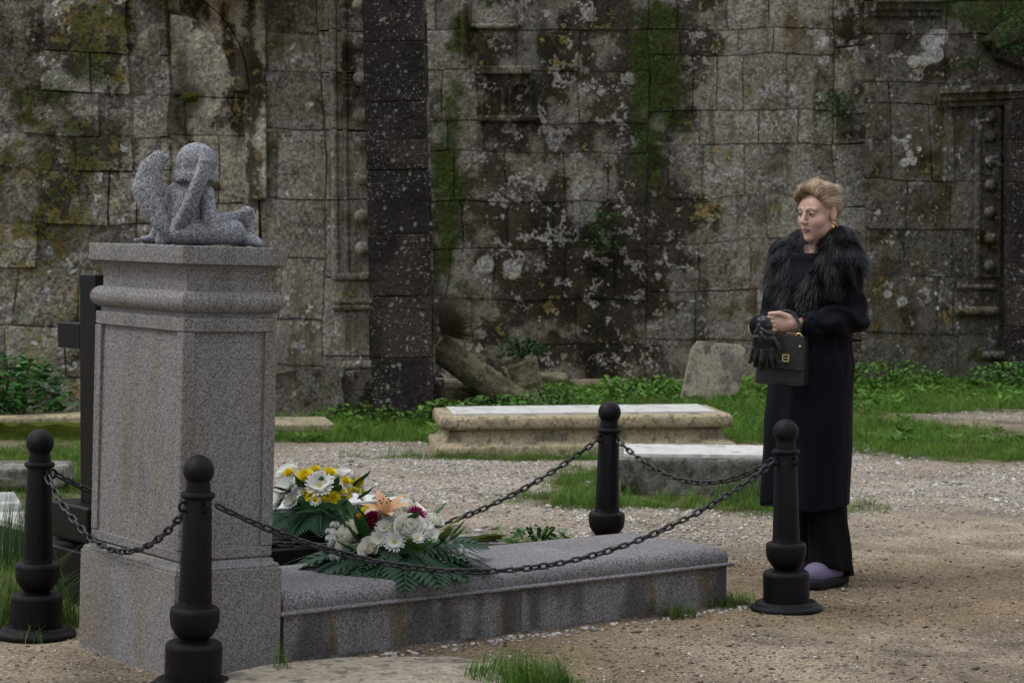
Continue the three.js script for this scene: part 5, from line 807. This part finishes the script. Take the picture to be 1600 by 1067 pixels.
// ---------------------------------------------------------------- bouquets
{
  const petal = (L, w, curl, cup, c0, c1, tip = 0.1, n = 4) => {         // lies along +x, curls up
    const pos = [], idx = [], col = [];
    for (let i = 0; i <= n; i++) { const t = i / n, a = curl * t, x = L * (abs(curl) < 0.01 ? t : sin(a) / curl), y = L * (abs(curl) < 0.01 ? 0 : (1 - cos(a)) / curl), hw = w * 0.5 * (tip + (1 - tip) * sin(PI * pow(cl(t * 0.93 + 0.07), 0.8))), c = [0, 1, 2].map((k) => mix(c0[k], c1[k], t)); for (const s of [-1, 0, 1]) { pos.push(x, y + (s ? cup * hw : 0), s * hw); col.push(...c); } }
    for (let i = 0; i < n; i++) for (let s = 0; s < 2; s++) { const q = i * 3 + s; idx.push(q, q + 1, q + 3, q + 1, q + 4, q + 3); }
    return tri(pos, idx, null, col);
  };
  const ring = (list, g, n, elev, r, y, ph, jit = 0.08) => { for (let i = 0; i < n; i++) { const q = g.clone(); q.rotateZ(elev + rr(-jit, jit)); q.translate(r, y, 0); q.rotateY((i / n) * 2 * PI + ph + rr(-jit, jit)); list.push(q); } };
  const dome = (r, h, y, c) => paint(stripUV(warp(new THREE.SphereGeometry(r, 10, 6, 0, 2 * PI, 0, PI / 2), (x, yy, z) => [x * (1 + 0.15 * (vn(x * 900, z * 900) - 0.5)), yy * h + y, z])), (x, yy, z) => { const k = 0.75 + 0.5 * vn(x * 700, z * 700); return c.map((v) => v * k); });
  const W0 = [0.74, 0.74, 0.72], Y0 = [0.76, 0.64, 0.03];
  const daisy = (R, n, sd) => { reseed(sd); const l = []; ring(l, petal(R, R * 0.3, 0.5, 0.3, [0.66, 0.68, 0.6], W0, 0.35), n, 0.12, 0.002, 0, 0); ring(l, petal(R * 0.85, R * 0.28, 0.6, 0.3, [0.66, 0.68, 0.58], W0, 0.35), n, 0.4, 0.002, 0.002, 0.2); l.push(dome(R * 0.2, 0.6, 0.004, [0.5, 0.45, 0.1])); return join(l.map(stripUV)); };
  const mum = (R, c0, c1, sd, k = 5) => { reseed(sd); const l = []; for (let i = 0; i < k; i++) ring(l, petal(R * (1 - 0.13 * i), R * 0.26, 0.9 - 0.05 * i, 0.4, c0, c1, 0.3), 16 - i * 2, 0.0 + i * 0.27, 0.001, 0.002 * i, i * 0.4, 0.12); return join(l.map(stripUV)); };
  const rose = (R, c0, c1, sd) => {
    reseed(sd); const l = [];
    for (let k = 0; k < 13; k++) {
      const s = k / 12, r = R * (0.2 + 0.75 * s), h = R * (1.5 - 0.45 * s), open = 0.1 + 0.6 * s * s, ph = k * 2.4, pos = [], col = [], idx = [], n = 6, m = 4, w = 1.15;
      for (let j = 0; j <= m; j++) for (let i = 0; i <= n; i++) { const t = j / m, a = (i / n - 0.5) * 2 * w, rad = r * (0.35 + 0.65 * ss(0, 0.6, t)) + open * R * 0.45 * t * t * t, edge = 1 - 0.18 * (abs(i / n - 0.5) * 2) ** 3; pos.push(rad * cos(a + ph), h * t * edge - R * 0.5 - (t > 0.8 ? open * R * 0.2 : 0), rad * sin(a + ph)); col.push(...[0, 1, 2].map((q) => mix(c0[q], c1[q], t))); }
      for (let j = 0; j < m; j++) for (let i = 0; i < n; i++) { const q = j * (n + 1) + i; idx.push(q, q + n + 1, q + 1, q + 1, q + n + 1, q + n + 2); } l.push(tri(pos, idx, null, col));
    } return join(l.map(stripUV));
  };
  const lily = (R, c0, c1, sd) => { reseed(sd); const l = []; ring(l, petal(R, R * 0.42, -0.9, 0.35, c0, c1, 0.12, 7), 3, 1.05, 0.003, 0, 0); ring(l, petal(R * 0.95, R * 0.34, -0.9, 0.35, c0, c1, 0.12, 7), 3, 0.95, 0.003, 0, PI / 3); for (let i = 0; i < 6; i++) { const st = paint(stripUV(new THREE.CylinderGeometry(0.0012, 0.0012, R * 0.6, 5).translate(0, R * 0.3, 0)), () => [0.5, 0.4, 0.15]), an = paint(stripUV(new THREE.CapsuleGeometry(0.0025, 0.007, 3, 6).rotateZ(PI / 2).translate(0, R * 0.6, 0)), () => [0.12, 0.04, 0.015]); for (const q of [st, an]) { q.rotateZ(0.3); q.rotateY(i * 1.05); l.push(q); } } return join(l.map(stripUV)); };
  const cluster = (R, n, c0, c1, sd) => { reseed(sd); const l = []; for (let i = 0; i < n; i++) { const q = mum(0.016, c0, c1, sd + i, 3); q.rotateX(rr(-0.6, 0.6)); q.translate(rr(-R, R), rr(-R, R) * 0.6, rr(-R, R)); l.push(q); } return join(l); };
  const broad = (L, w, c0, c1, curl = 0.5) => stripUV(petal(L, w, curl, 0.25, c0, c1, 0.05, 6));
  const frond = (L, n, c0, droop, lw) => {                       // feather palm or fern: leaflets in pairs along a rib
    const l = []; for (let i = 0; i < n; i++) { const t = (i + 0.6) / n, s = L * 0.36 * sin(PI * (0.18 + 0.8 * t)) , x = L * t * 0.86, y = -droop * L * t * t; for (const sd of [-1, 1]) { const q = petal(s, lw, -0.35, 0.15, c0, c0.map((k) => k * 1.25), 0.12, 3); q.rotateY(-sd * mix(1.15, 0.45, t)); q.rotateZ(-0.12 - droop * 0.4 * t); q.translate(x, y, 0); l.push(q); } }
    const rib = petal(L, 0.006, -droop * 1.6, 0.1, c0, c0, 0.3, 6); l.push(rib); return join(l.map(stripUV));
  };
  const pm = leafMat(0xffffff, { roughness: 0.7, transmission: 0.25 }), lm = leafMat(0xffffff, { roughness: 0.42, transmission: 0.15 });
  const DG = [0.014, 0.045, 0.02], MG = [0.03, 0.085, 0.02], LG = [0.09, 0.16, 0.03];
  // the shapes are shared between alike flowers
  const geo = { daisy: daisy(0.041, 19, 1), daisyS: daisy(0.03, 16, 2), daisyL: daisy(0.054, 22, 3), rose: rose(0.043, [0.8, 0.8, 0.64], [0.86, 0.85, 0.78], 4), roseS: rose(0.035, [0.8, 0.8, 0.64], [0.86, 0.85, 0.78], 5), roseM: rose(0.034, [0.16, 0.004, 0.04], [0.25, 0.01, 0.07], 6), lily: lily(0.108, [0.62, 0.34, 0.16], [0.72, 0.42, 0.24], 7), lilyB: broad(0.09, 0.05, [0.4, 0.4, 0.12], [0.6, 0.52, 0.22], 0.35), magenta: mum(0.042, [0.16, 0.003, 0.05], [0.3, 0.01, 0.12], 8, 5), yellow: mum(0.045, [0.72, 0.55, 0.0], Y0, 9, 6), yellowS: mum(0.034, [0.72, 0.55, 0], Y0, 10, 5), cluster: cluster(0.022, 6, W0, W0, 11), clusterY: cluster(0.024, 8, Y0, Y0, 12), red: mum(0.024, [0.4, 0.03, 0.02], [0.6, 0.4, 0.03], 13, 3), leaf: broad(0.12, 0.06, MG, MG.map((k) => k * 1.2)), leafL: broad(0.1, 0.045, LG, [0.13, 0.2, 0.05]), palm: frond(0.32, 12, DG, 0.26, 0.024), palmS: frond(0.24, 10, DG, 0.32, 0.021), fern: frond(0.24, 16, [0.018, 0.055, 0.028], 0.35, 0.011) };
  const MATS = { leaf: lm, leafL: lm, palm: lm, palmS: lm, fern: lm };
  const NAME = { daisy: 'daisy', daisyS: 'daisy', daisyL: 'daisy', rose: 'rose', roseS: 'rose', roseM: 'rose', lily: 'lily', lilyB: 'lily_petal', magenta: 'chrysanthemum', yellow: 'chrysanthemum', yellowS: 'chrysanthemum', cluster: 'flower_cluster', clusterY: 'flower_cluster', red: 'chrysanthemum', leaf: 'leaf', leafL: 'leaf', palm: 'palm_frond', palmS: 'palm_frond', fern: 'fern_frond' };
  const put = (t, kind, x, y, z, az, tip, s = 1, label) => {     // az: which way it leans (0 = right, PI/2 = to us), tip: how far from upright; leaves: az direction, tip = rise
    const o = part(t, NAME[kind], geo[kind], MATS[kind] || pm, [x, y, z]); o.scale.setScalar(s); if (label) o.userData.label = label;
    if (MATS[kind] || kind === 'lilyB') { o.rotation.order = 'YZX'; o.rotation.set(rr(-0.3, 0.3), -az * -1 * -1, tip); } else { o.rotation.order = 'YZX'; o.rotation.set(0, -az, -tip); o.rotateY(rr(0, 6)); }
    return o;
  };
  const b1 = thing('flower_bouquet', 'large bouquet of white roses, peach lily and magenta blooms lying on the granite slab', 'bouquet'); b1.position.set(-0.4, 0.228, -7.72);
  reseed(500); const F = PI / 2, U = 439, q = (u, v) => [(u - 625) / U, (886 - v) / U];
  part(b1, 'foam_base', warp(new THREE.SphereGeometry(0.12, 16, 10), (x, y, z) => [x * 1.25, max(0.001, y * 0.85 + 0.04), z]), mat(rgb(0.05, 0.12, 0.05), 0.9));
  for (const [k, u, v, z, az, tip, s, lab] of [['lily', 608, 812, 0.1, F + 0.2, 0.35, 1, 'peach coloured lily'], ['rose', 642, 800, -0.02, 0.6, 0.4, 0.95], ['magenta', 652, 811, 0.06, 1.0, 0.7, 1], ['roseM', 586, 822, 0.09, 2.2, 0.9, 1.05, 'dark magenta rose'], ['rose', 643, 833, 0.13, F - 0.2, 0.85, 1.15], ['rose', 550, 841, 0.09, 2.3, 0.95, 1.0], ['rose', 584, 864, 0.16, F + 0.3, 1.1, 0.85],
    ['daisy', 606, 832, 0.13, F, 0.9, 0.9], ['cluster', 528, 834, 0.07, 2.6, 0.8, 1], ['cluster', 524, 850, 0.1, 2.5, 1, 1], ['daisy', 597, 849, 0.15, F + 0.2, 1.05, 0.85], ['daisy', 622, 853, 0.165, F, 1.1, 1.05], ['daisyS', 668, 829, 0.12, 1.1, 0.9, 1.1], ['daisyS', 677, 842, 0.13, 1.0, 1, 1.1], ['daisyS', 664, 838, 0.14, 1.3, 1, 0.9], ['daisyS', 630, 815, 0.1, F, 0.6, 1], ['daisyS', 640, 818, 0.1, F, 0.7, 0.9], ['cluster', 533, 870, 0.13, 2.3, 1.2, 0.9], ['cluster', 631, 890, 0.19, F, 1.2, 0.85], ['daisy', 586, 807, 0.02, 2.4, 0.5, 0.9], ['daisyS', 541, 860, 0.12, 2.2, 1.1, 1], ['cluster', 722, 868, 0.1, 0.6, 1, 0.8], ['red', 566, 814, 0.03, 2.5, 0.7, 1, 'small yellow and red bloom'], ['yellowS', 574, 803, -0.02, 2.2, 0.4, 0.8], ['red', 690, 824, 0.02, 0.6, 0.6, 0.01], ['roseS', 680, 818, 0.0, 0.5, 0.7, 0.9]]) { if (s < 0.1) continue; const [x, y] = q(u, v); put(b1, k, x, y + 0.16 * z, z, az, tip, s, lab); }
  for (const [k, u, v, z, az, tip, s] of [['lilyB', 700, 828, 0.03, 0.3, 0.5, 1], ['lilyB', 693, 832, 0.05, 0.5, 0.2, 0.85], ['leaf', 578, 850, 0.12, 2.2, 1.1, 0.8], ['leaf', 570, 856, 0.13, 2.6, 0.7, 0.8], ['leafL', 560, 866, 0.13, 2.7, 0.3, 0.8], ['leaf', 688, 858, 0.1, 0.5, 0.6, 0.9], ['leafL', 700, 855, 0.1, 0.3, 0.5, 1], ['leafL', 690, 850, 0.12, 0.9, 0.5, 0.9], ['leafL', 655, 866, 0.16, 1.0, 0.2, 0.8], ['leafL', 655, 862, 0.16, 2.0, 0.3, 0.8], ['leafL', 662, 862, 0.16, 0.2, 0.4, 0.7], ['leafL', 658, 866, 0.17, 1.5, -0.2, 0.7], ['leaf', 700, 848, 0.05, 0.1, 0.6, 0.9], ['leaf', 640, 870, 0.15, 1.7, -0.1, 0.7], ['leaf', 600, 872, 0.15, 2.0, -0.1, 0.7]]) { const [x, y] = q(u, v); put(b1, k, x, y + 0.16 * z, z, az, tip, s); }
  for (const [az, s, r, k, tip] of [[PI + 0.15, 1.15, 0.1, 'palm', -0.15], [PI - 0.25, 1.05, 0.1, 'palm', -0.1], [2.45, 1.0, 0.1, 'palm', -0.12], [2.1, 0.95, 0.1, 'palm', -0.15], [1.75, 0.95, 0.12, 'palm', -0.15], [1.45, 1.0, 0.12, 'palm', -0.18], [1.15, 1.0, 0.12, 'palm', -0.15], [0.8, 0.95, 0.1, 'palm', -0.12], [0.4, 1.0, 0.1, 'palm', -0.05], [0.05, 1.0, 0.1, 'fern', 0.05], [-0.4, 0.95, 0.08, 'palm', 0.1], [2.75, 0.9, 0.1, 'palmS', 0.0], [0.6, 1, 0.1, 'palmS', 0.05], [1.3, 0.9, 0.1, 'palmS', 0], [1.95, 0.9, 0.1, 'palmS', 0], [0.2, 1, 0.1, 'leaf', 0.1], [3.3, 0.8, 0.1, 'palmS', 0.15]]) put(b1, k, r * cos(az), 0.055 + 0.012 * rnd(), r * sin(az), az, tip + 0.1, s);
  for (let i = 0; i < 34; i++) { const a = rr(0, 2 * PI), r = 0.16 * sqrt(rnd()), y = 0.185 - 2.6 * r * r; put(b1, ['daisyS', 'leaf', 'leafL', 'daisyS', 'cluster', 'leaf'][i % 6], r * 1.25 * cos(a), y + rr(-0.025, 0), 0.04 + r * sin(a), a, i % 3 === 1 ? rr(0.2, 0.7) : 0.3 + 4 * r, rr(0.6, 0.9)); }
  const b2 = thing('flower_bouquet', 'bouquet of yellow and white chrysanthemums with fern on the black granite grave', 'bouquet'); b2.position.copy(G(1.4, 0.233, -1.52)); b2.position.x += 0.02;
  const U2 = 388, q2 = (u, v) => [(u - 480) / U2, (838 - v) / U2];
  part(b2, 'foam_base', warp(new THREE.SphereGeometry(0.12, 16, 10), (x, y, z) => [x * 1.2, max(0.001, y * 0.9 + 0.04), z]), mat(rgb(0.05, 0.12, 0.05), 0.9));
  for (const [k, u, v, z, az, tip, s] of [['yellow', 459, 764, 0.08, F + 0.2, 0.6, 1.05], ['daisyL', 482, 777, 0.13, F, 0.9, 1.15], ['yellowS', 504, 795, 0.15, F - 0.2, 1.0, 1], ['yellow', 494, 757, 0.04, 1.2, 0.4, 0.85], ['yellowS', 539, 770, 0.05, 0.5, 0.8, 0.85], ['yellowS', 520, 769, 0.08, 1.0, 0.7, 0.8], ['daisyL', 432, 782, 0.08, 2.4, 0.9, 1.2], ['daisyL', 428, 756, 0.0, 2.4, 0.5, 1], ['daisyL', 420, 800, 0.05, 2.7, 1, 1.1], ['yellowS', 432, 757, 0.05, 2.2, 0.5, 0.9], ['daisy', 508, 760, 0.0, 1.0, 0.4, 1], ['clusterY', 536, 785, 0.07, 0.6, 1, 1], ['clusterY', 520, 784, 0.1, 1.0, 1, 0.9], ['clusterY', 494, 790, 0.12, F, 1, 0.7], ['daisy', 440, 800, 0.12, 2.2, 1.1, 1.0], ['daisy', 460, 782, 0.1, F, 0.9, 0.9], ['yellowS', 470, 750, -0.02, F, 0.2, 0.9], ['daisyS', 515, 755, -0.03, 1, 0.3, 1.2], ['daisyS', 545, 780, 0.03, 0.4, 1, 1]]) { const [x, y] = q2(u, v); put(b2, k, x, y + 0.16 * z, z, az, tip, s); }
  for (const [az, s, r, k, tip] of [[PI, 1, 0.08, 'fern', 0.1], [2.6, 1.05, 0.1, 'fern', 0.05], [2.2, 1.05, 0.1, 'fern', 0.02], [1.8, 1.1, 0.1, 'fern', 0.02], [1.5, 1.1, 0.1, 'fern', 0.05], [1.1, 1.05, 0.1, 'fern', 0.02], [0.7, 1.05, 0.1, 'fern', 0.1], [0.3, 1, 0.1, 'fern', 0.2], [0, 0.9, 0.1, 'fern', 0.3], [-0.4, 0.9, 0.1, 'fern', 0.3], [1.3, 0.9, 0.1, 'fern', 0.35], [1.9, 0.9, 0.1, 'fern', 0.35], [0.5, 0.8, 0.08, 'leaf', 0.5], [2.5, 0.8, 0.08, 'leaf', 0.5]]) put(b2, k, r * cos(az), 0.07, r * sin(az), az, tip + 0.06, s);
  for (let i = 0; i < 42; i++) { const a = rr(0, 2 * PI), r = 0.17 * sqrt(rnd()), y = 0.2 - 2.4 * r * r; put(b2, ['daisy', 'leaf', 'clusterY', 'leaf', 'daisyS', 'fern'][i % 6], r * 1.2 * cos(a), y + rr(-0.025, 0), 0.02 + r * sin(a), a, i % 2 ? rr(0.1, 0.6) : 0.3 + 4 * r, rr(0.6, 0.9) * (i % 6 === 5 ? 0.6 : 1)); }
}
// ---------------------------------------------------------------- plants one can point at
{
  const tuftThing = (lab, x, z, n, h, sp2, b, tint, sd, y = 0) => { const g = tuft(n, h, sp2, b, 0.005, sd); const c = g.attributes.color; for (let i = 0; i < c.count; i++) c.setXYZ(i, c.getX(i) * tint[0], c.getY(i) * tint[1], c.getZ(i) * tint[2]); const o = top('grass_tuft', g, grassMat, lab, 'grass tuft'); o.position.set(x, heightAt(x, z) - 0.003 + y, z); return o; };
  tuftThing('thick green grass tuft at the bottom centre, before the pale flat stone', 0.02, -6.72, 620, 0.14, 0.17, 0.75, [0.08, 0.16, 0.022], 70);
  tuftThing('long drooping grass clump between the left bollard and the pedestal', -1.72, -7.75, 420, 0.34, 0.16, 0.9, [0.085, 0.14, 0.03], 71);
  tuftThing('straggly yellowing grass clump left of the left bollard', -2.05, -8.2, 300, 0.15, 0.2, 0.9, [0.11, 0.14, 0.035], 72);
  tuftThing('small grass tuft at the near right corner of the granite slab', 0.62, -8.02, 130, 0.09, 0.07, 0.9, [0.09, 0.13, 0.03], 73);
  tuftThing('small weedy tuft just left of the bollard by the woman', 0.8, -8.25, 130, 0.08, 0.09, 1.0, [0.08, 0.14, 0.025], 74);
  tuftThing('thin grass wisp at the foot of the pedestal, right of the front bollard', -0.72, -6.85, 26, 0.15, 0.04, 0.5, [0.08, 0.15, 0.025], 75);
  tuftThing('grass clump growing behind the rear bollard, beside the low tomb', 0.42, -11.5, 400, 0.13, 0.22, 0.7, [0.08, 0.17, 0.025], 76);
  tuftThing('tall grass clump by the low tomb, at the edge of the coat', 1.32, -11.7, 400, 0.2, 0.25, 0.6, [0.08, 0.16, 0.025], 77);
  tuftThing('tall grass clump on the lawn at the right, behind the gravel', 4.05, -15.1, 400, 0.28, 0.3, 0.6, [0.07, 0.15, 0.025], 78);
  const feather = (lab, x, z, sd) => { const t = tuft(500, 0.42, 0.16, 0.35, 0.004, sd), c = t.attributes.color; for (let i = 0; i < c.count; i++) c.setXYZ(i, c.getX(i) * 0.06, c.getY(i) * 0.12, c.getZ(i) * 0.035); const o = top('fennel_clump', t, grassMat, lab, 'plant'); o.position.set(x, 0, z); };
  feather('feathery green clump between the left bollard and the black cross', -2.02, -9.2, 80);
  // leafy plants: many leaves on a few stems
  const leafyG = (n0, R, H, len0, w0, sd, hang = 0) => {
    const n = n0 * 2, len = len0 * 0.72, w = w0 * 0.72;
    reseed(sd); const pos = [], idx = [], col = [];
    for (let i = 0; i < n; i++) {
      const a = rr(0, 2 * PI), r = R * sqrt(rnd()), y = hang ? -H * pow(rnd(), 1.2) + 0.1 * H : H * (0.12 + 0.88 * rnd()) * (1 - 0.35 * (r / R) ** 2), L = len * rr(0.6, 1.2), W2 = w * rr(0.7, 1.2), d = rr(0, 2 * PI), el = rr(-0.5, 0.5), s = pos.length / 3, c = rr(0.55, 1.4), cx = r * cos(a), cz = r * sin(a) * (hang ? 0.35 : 1), lum = vn(cx * 12 + 4, y * 12 + cz * 7) * 0.6 + 0.7;
      [[0, 0.1], [0.3, 0.95], [0.65, 0.85], [1, 0.05]].forEach(([t, k2]) => { const q = L * t * cos(el), yy = y + L * t * sin(el) - 0.2 * L * t * t, h = W2 * k2 * 0.5; for (const s2 of [-1, 0, 1]) { pos.push(cx + cos(d) * q - sin(d) * h * s2, yy + (s2 ? 0.2 * h : 0), cz + sin(d) * q + cos(d) * h * s2); col.push(c * lum, c * lum, c * lum); } });
      for (let k2 = 0; k2 < 3; k2++) for (let s2 = 0; s2 < 2; s2++) { const o = s + k2 * 3 + s2; idx.push(o, o + 1, o + 3, o + 1, o + 4, o + 3); }
    }
    return tri(pos, idx, null, col);
  };
  const stemG = (n, R, H, sd) => { reseed(sd); const l = []; for (let i = 0; i < n; i++) { const a = rr(0, 6.28), r = R * rr(0.2, 0.7); l.push(new THREE.TubeGeometry(new THREE.CatmullRomCurve3([V(0, 0, 0), V(r * 0.6 * cos(a), H * 0.5, r * 0.6 * sin(a)), V(r * cos(a), H * 0.9, r * sin(a))]), 6, 0.006, 4)); } return join(l.map(stripUV)); };
  const plant = (name, lab, cat, at, n, R, H, len, w, tint, sd, hang) => { const t = thing(name, lab, cat); t.position.set(...at); part(t, 'leaves', leafyG(n, R, H, len, w, sd, hang), leafMat(rgb(...tint), { roughness: 0.55 })); part(t, 'stems', hang ? stemG(5, R * 0.15, -H * 0.6, sd) : stemG(9, R, H, sd), mat(rgb(0.05, 0.06, 0.02), 0.9)); return t; };
  const GR = [0.1, 0.22, 0.03];
  plant('leafy_shrub', 'leafy green shrub at the foot of the rubble wall, far left', 'plant', [-3.72, 0.08, -16.1], 420, 0.45, 0.5, 0.11, 0.085, [0.08, 0.2, 0.05], 1);
  plant('leafy_shrub', 'low leafy plant on the bank at the far left edge', 'plant', [-4.15, 0.05, -15.9], 260, 0.3, 0.34, 0.1, 0.08, [0.08, 0.19, 0.05], 2);
  plant('ground_weed', 'green weed clump between the fallen column and the chest tomb', 'plant', [-0.05, 0, -17.3], 300, 0.35, 0.22, 0.09, 0.055, GR, 3);
  plant('ground_weed', 'broad leaved weed at the left end of the chest tomb', 'plant', [-0.5, 0, -16.6], 200, 0.25, 0.22, 0.1, 0.06, GR, 4);
  plant('ground_weed', 'weed clump in front of the small pointed stone', 'plant', [0.35, 0, -17.6], 300, 0.4, 0.25, 0.08, 0.05, GR, 5);
  plant('ivy_patch', 'dark leafy patch beside the fallen column, against the wall', 'plant', [0.08, 0.42, -18.7], 260, 0.22, 0.2, 0.06, 0.04, [0.03, 0.09, 0.03], 6);
  plant('ground_weed', 'weed clump growing under the leaning broken slab', 'plant', [1.3, 0, -20.2], 200, 0.4, 0.2, 0.1, 0.06, GR, 7);
  plant('ground_weed', 'weed clump behind the middle of the chest tomb', 'plant', [0.95, 0, -19.3], 140, 0.4, 0.18, 0.09, 0.055, GR, 8);
  plant('ground_weed', 'leafy weeds at the wall foot just right of the woman', 'plant', [3.75, 0, -21.5], 300, 0.5, 0.3, 0.09, 0.055, GR, 9);
  plant('ground_weed', 'leafy weeds at the foot of the wall, far right corner', 'plant', [5.0, 0, -21.4], 380, 0.5, 0.3, 0.09, 0.055, [0.08, 0.19, 0.04], 10);
  plant('ground_weed', 'small docks by the mossy kerb behind the bouquet', 'plant', [0.12, 0, -9.9], 46, 0.14, 0.1, 0.09, 0.035, [0.06, 0.15, 0.03], 15);
  plant('ground_weed', 'low weeds at the foot of the black column', 'plant', [-1.15, 0, -17.0], 300, 0.4, 0.16, 0.08, 0.05, GR, 16);
  plant('wall_fern', 'green fern hanging from a hole in the rear wall', 'plant', [0.98, 1.72, -22.86], 420, 0.22, 0.42, 0.05, 0.022, [0.05, 0.15, 0.03], 11, 1);
  plant('wall_fern', 'green fern on the pilaster above the head of the woman', 'plant', [3.4, 2.98, -22.8], 420, 0.2, 0.34, 0.05, 0.022, [0.05, 0.15, 0.035], 12, 1);
  plant('wall_fern', 'green fern tuft above the cornice at the top right corner', 'plant', [5.15, 3.75, -22.1], 420, 0.25, 0.45, 0.055, 0.025, [0.055, 0.15, 0.055], 13, 1);
  plant('wall_fern', 'low green sprigs growing along the cornice, top right', 'plant', [4.72, 3.22, -22.35], 200, 0.22, 0.12, 0.045, 0.02, [0.04, 0.1, 0.035], 14);
  const mossy = (lab, x, y, z, r) => { const o = top('moss_cushion', warp(new THREE.IcosahedronGeometry(r, 5), (a, b, c) => { const n = 1 + 0.4 * (vn3(a * 60, b * 60, c * 60) - 0.5); return [a * n * 1.2, b * n * 0.7, c * n * 0.5]; }), M.moss, lab, 'moss', null, 'thing'); o.position.set(x, y, z); };
  mossy('bright green moss cushion on the dark column at the right edge', 5.28, 1.22, -22.26, 0.13);
  mossy('small moss tuft growing on the pale wall seen through the arch', -2.84, 2.67, -19.14, 0.06);
  { // dry heather bush
    reseed(66); const pos = [], idx = [], col = []; for (let i = 0; i < 1500; i++) { const a = rr(-1.5, 1.5), e = rr(-0.3, 1.4), L = rr(0.18, 0.34), dx = cos(e) * cos(a), dy = sin(e), dz = cos(e) * sin(a), s = pos.length / 3, w = 0.003, k = rr(0.5, 1.4), m = rr(0.1, 0.5); pos.push(dx * L * m, dy * L * m, dz * L * m - w, dx * L * m, dy * L * m + w, dz * L * m + w, dx * L + rr(-0.03, 0.03), dy * L + rr(-0.02, 0.04), dz * L + rr(-0.03, 0.03)); col.push(...[0, 1, 2].flatMap(() => [0.2 * k, 0.15 * k, 0.11 * k])); idx.push(s, s + 1, s + 2); }
    const o = top('dry_heather_bush', tri(pos, idx, null, col), mat(0xffffff, 0.9, { vertexColors: true, side: THREE.DoubleSide }), 'dry brown heather bush sprouting beside the black column', 'bush'); o.position.set(-0.6, 0.68, -17.8); o.scale.setScalar(1.2);
  }
}
renderer.render(scene, camera);
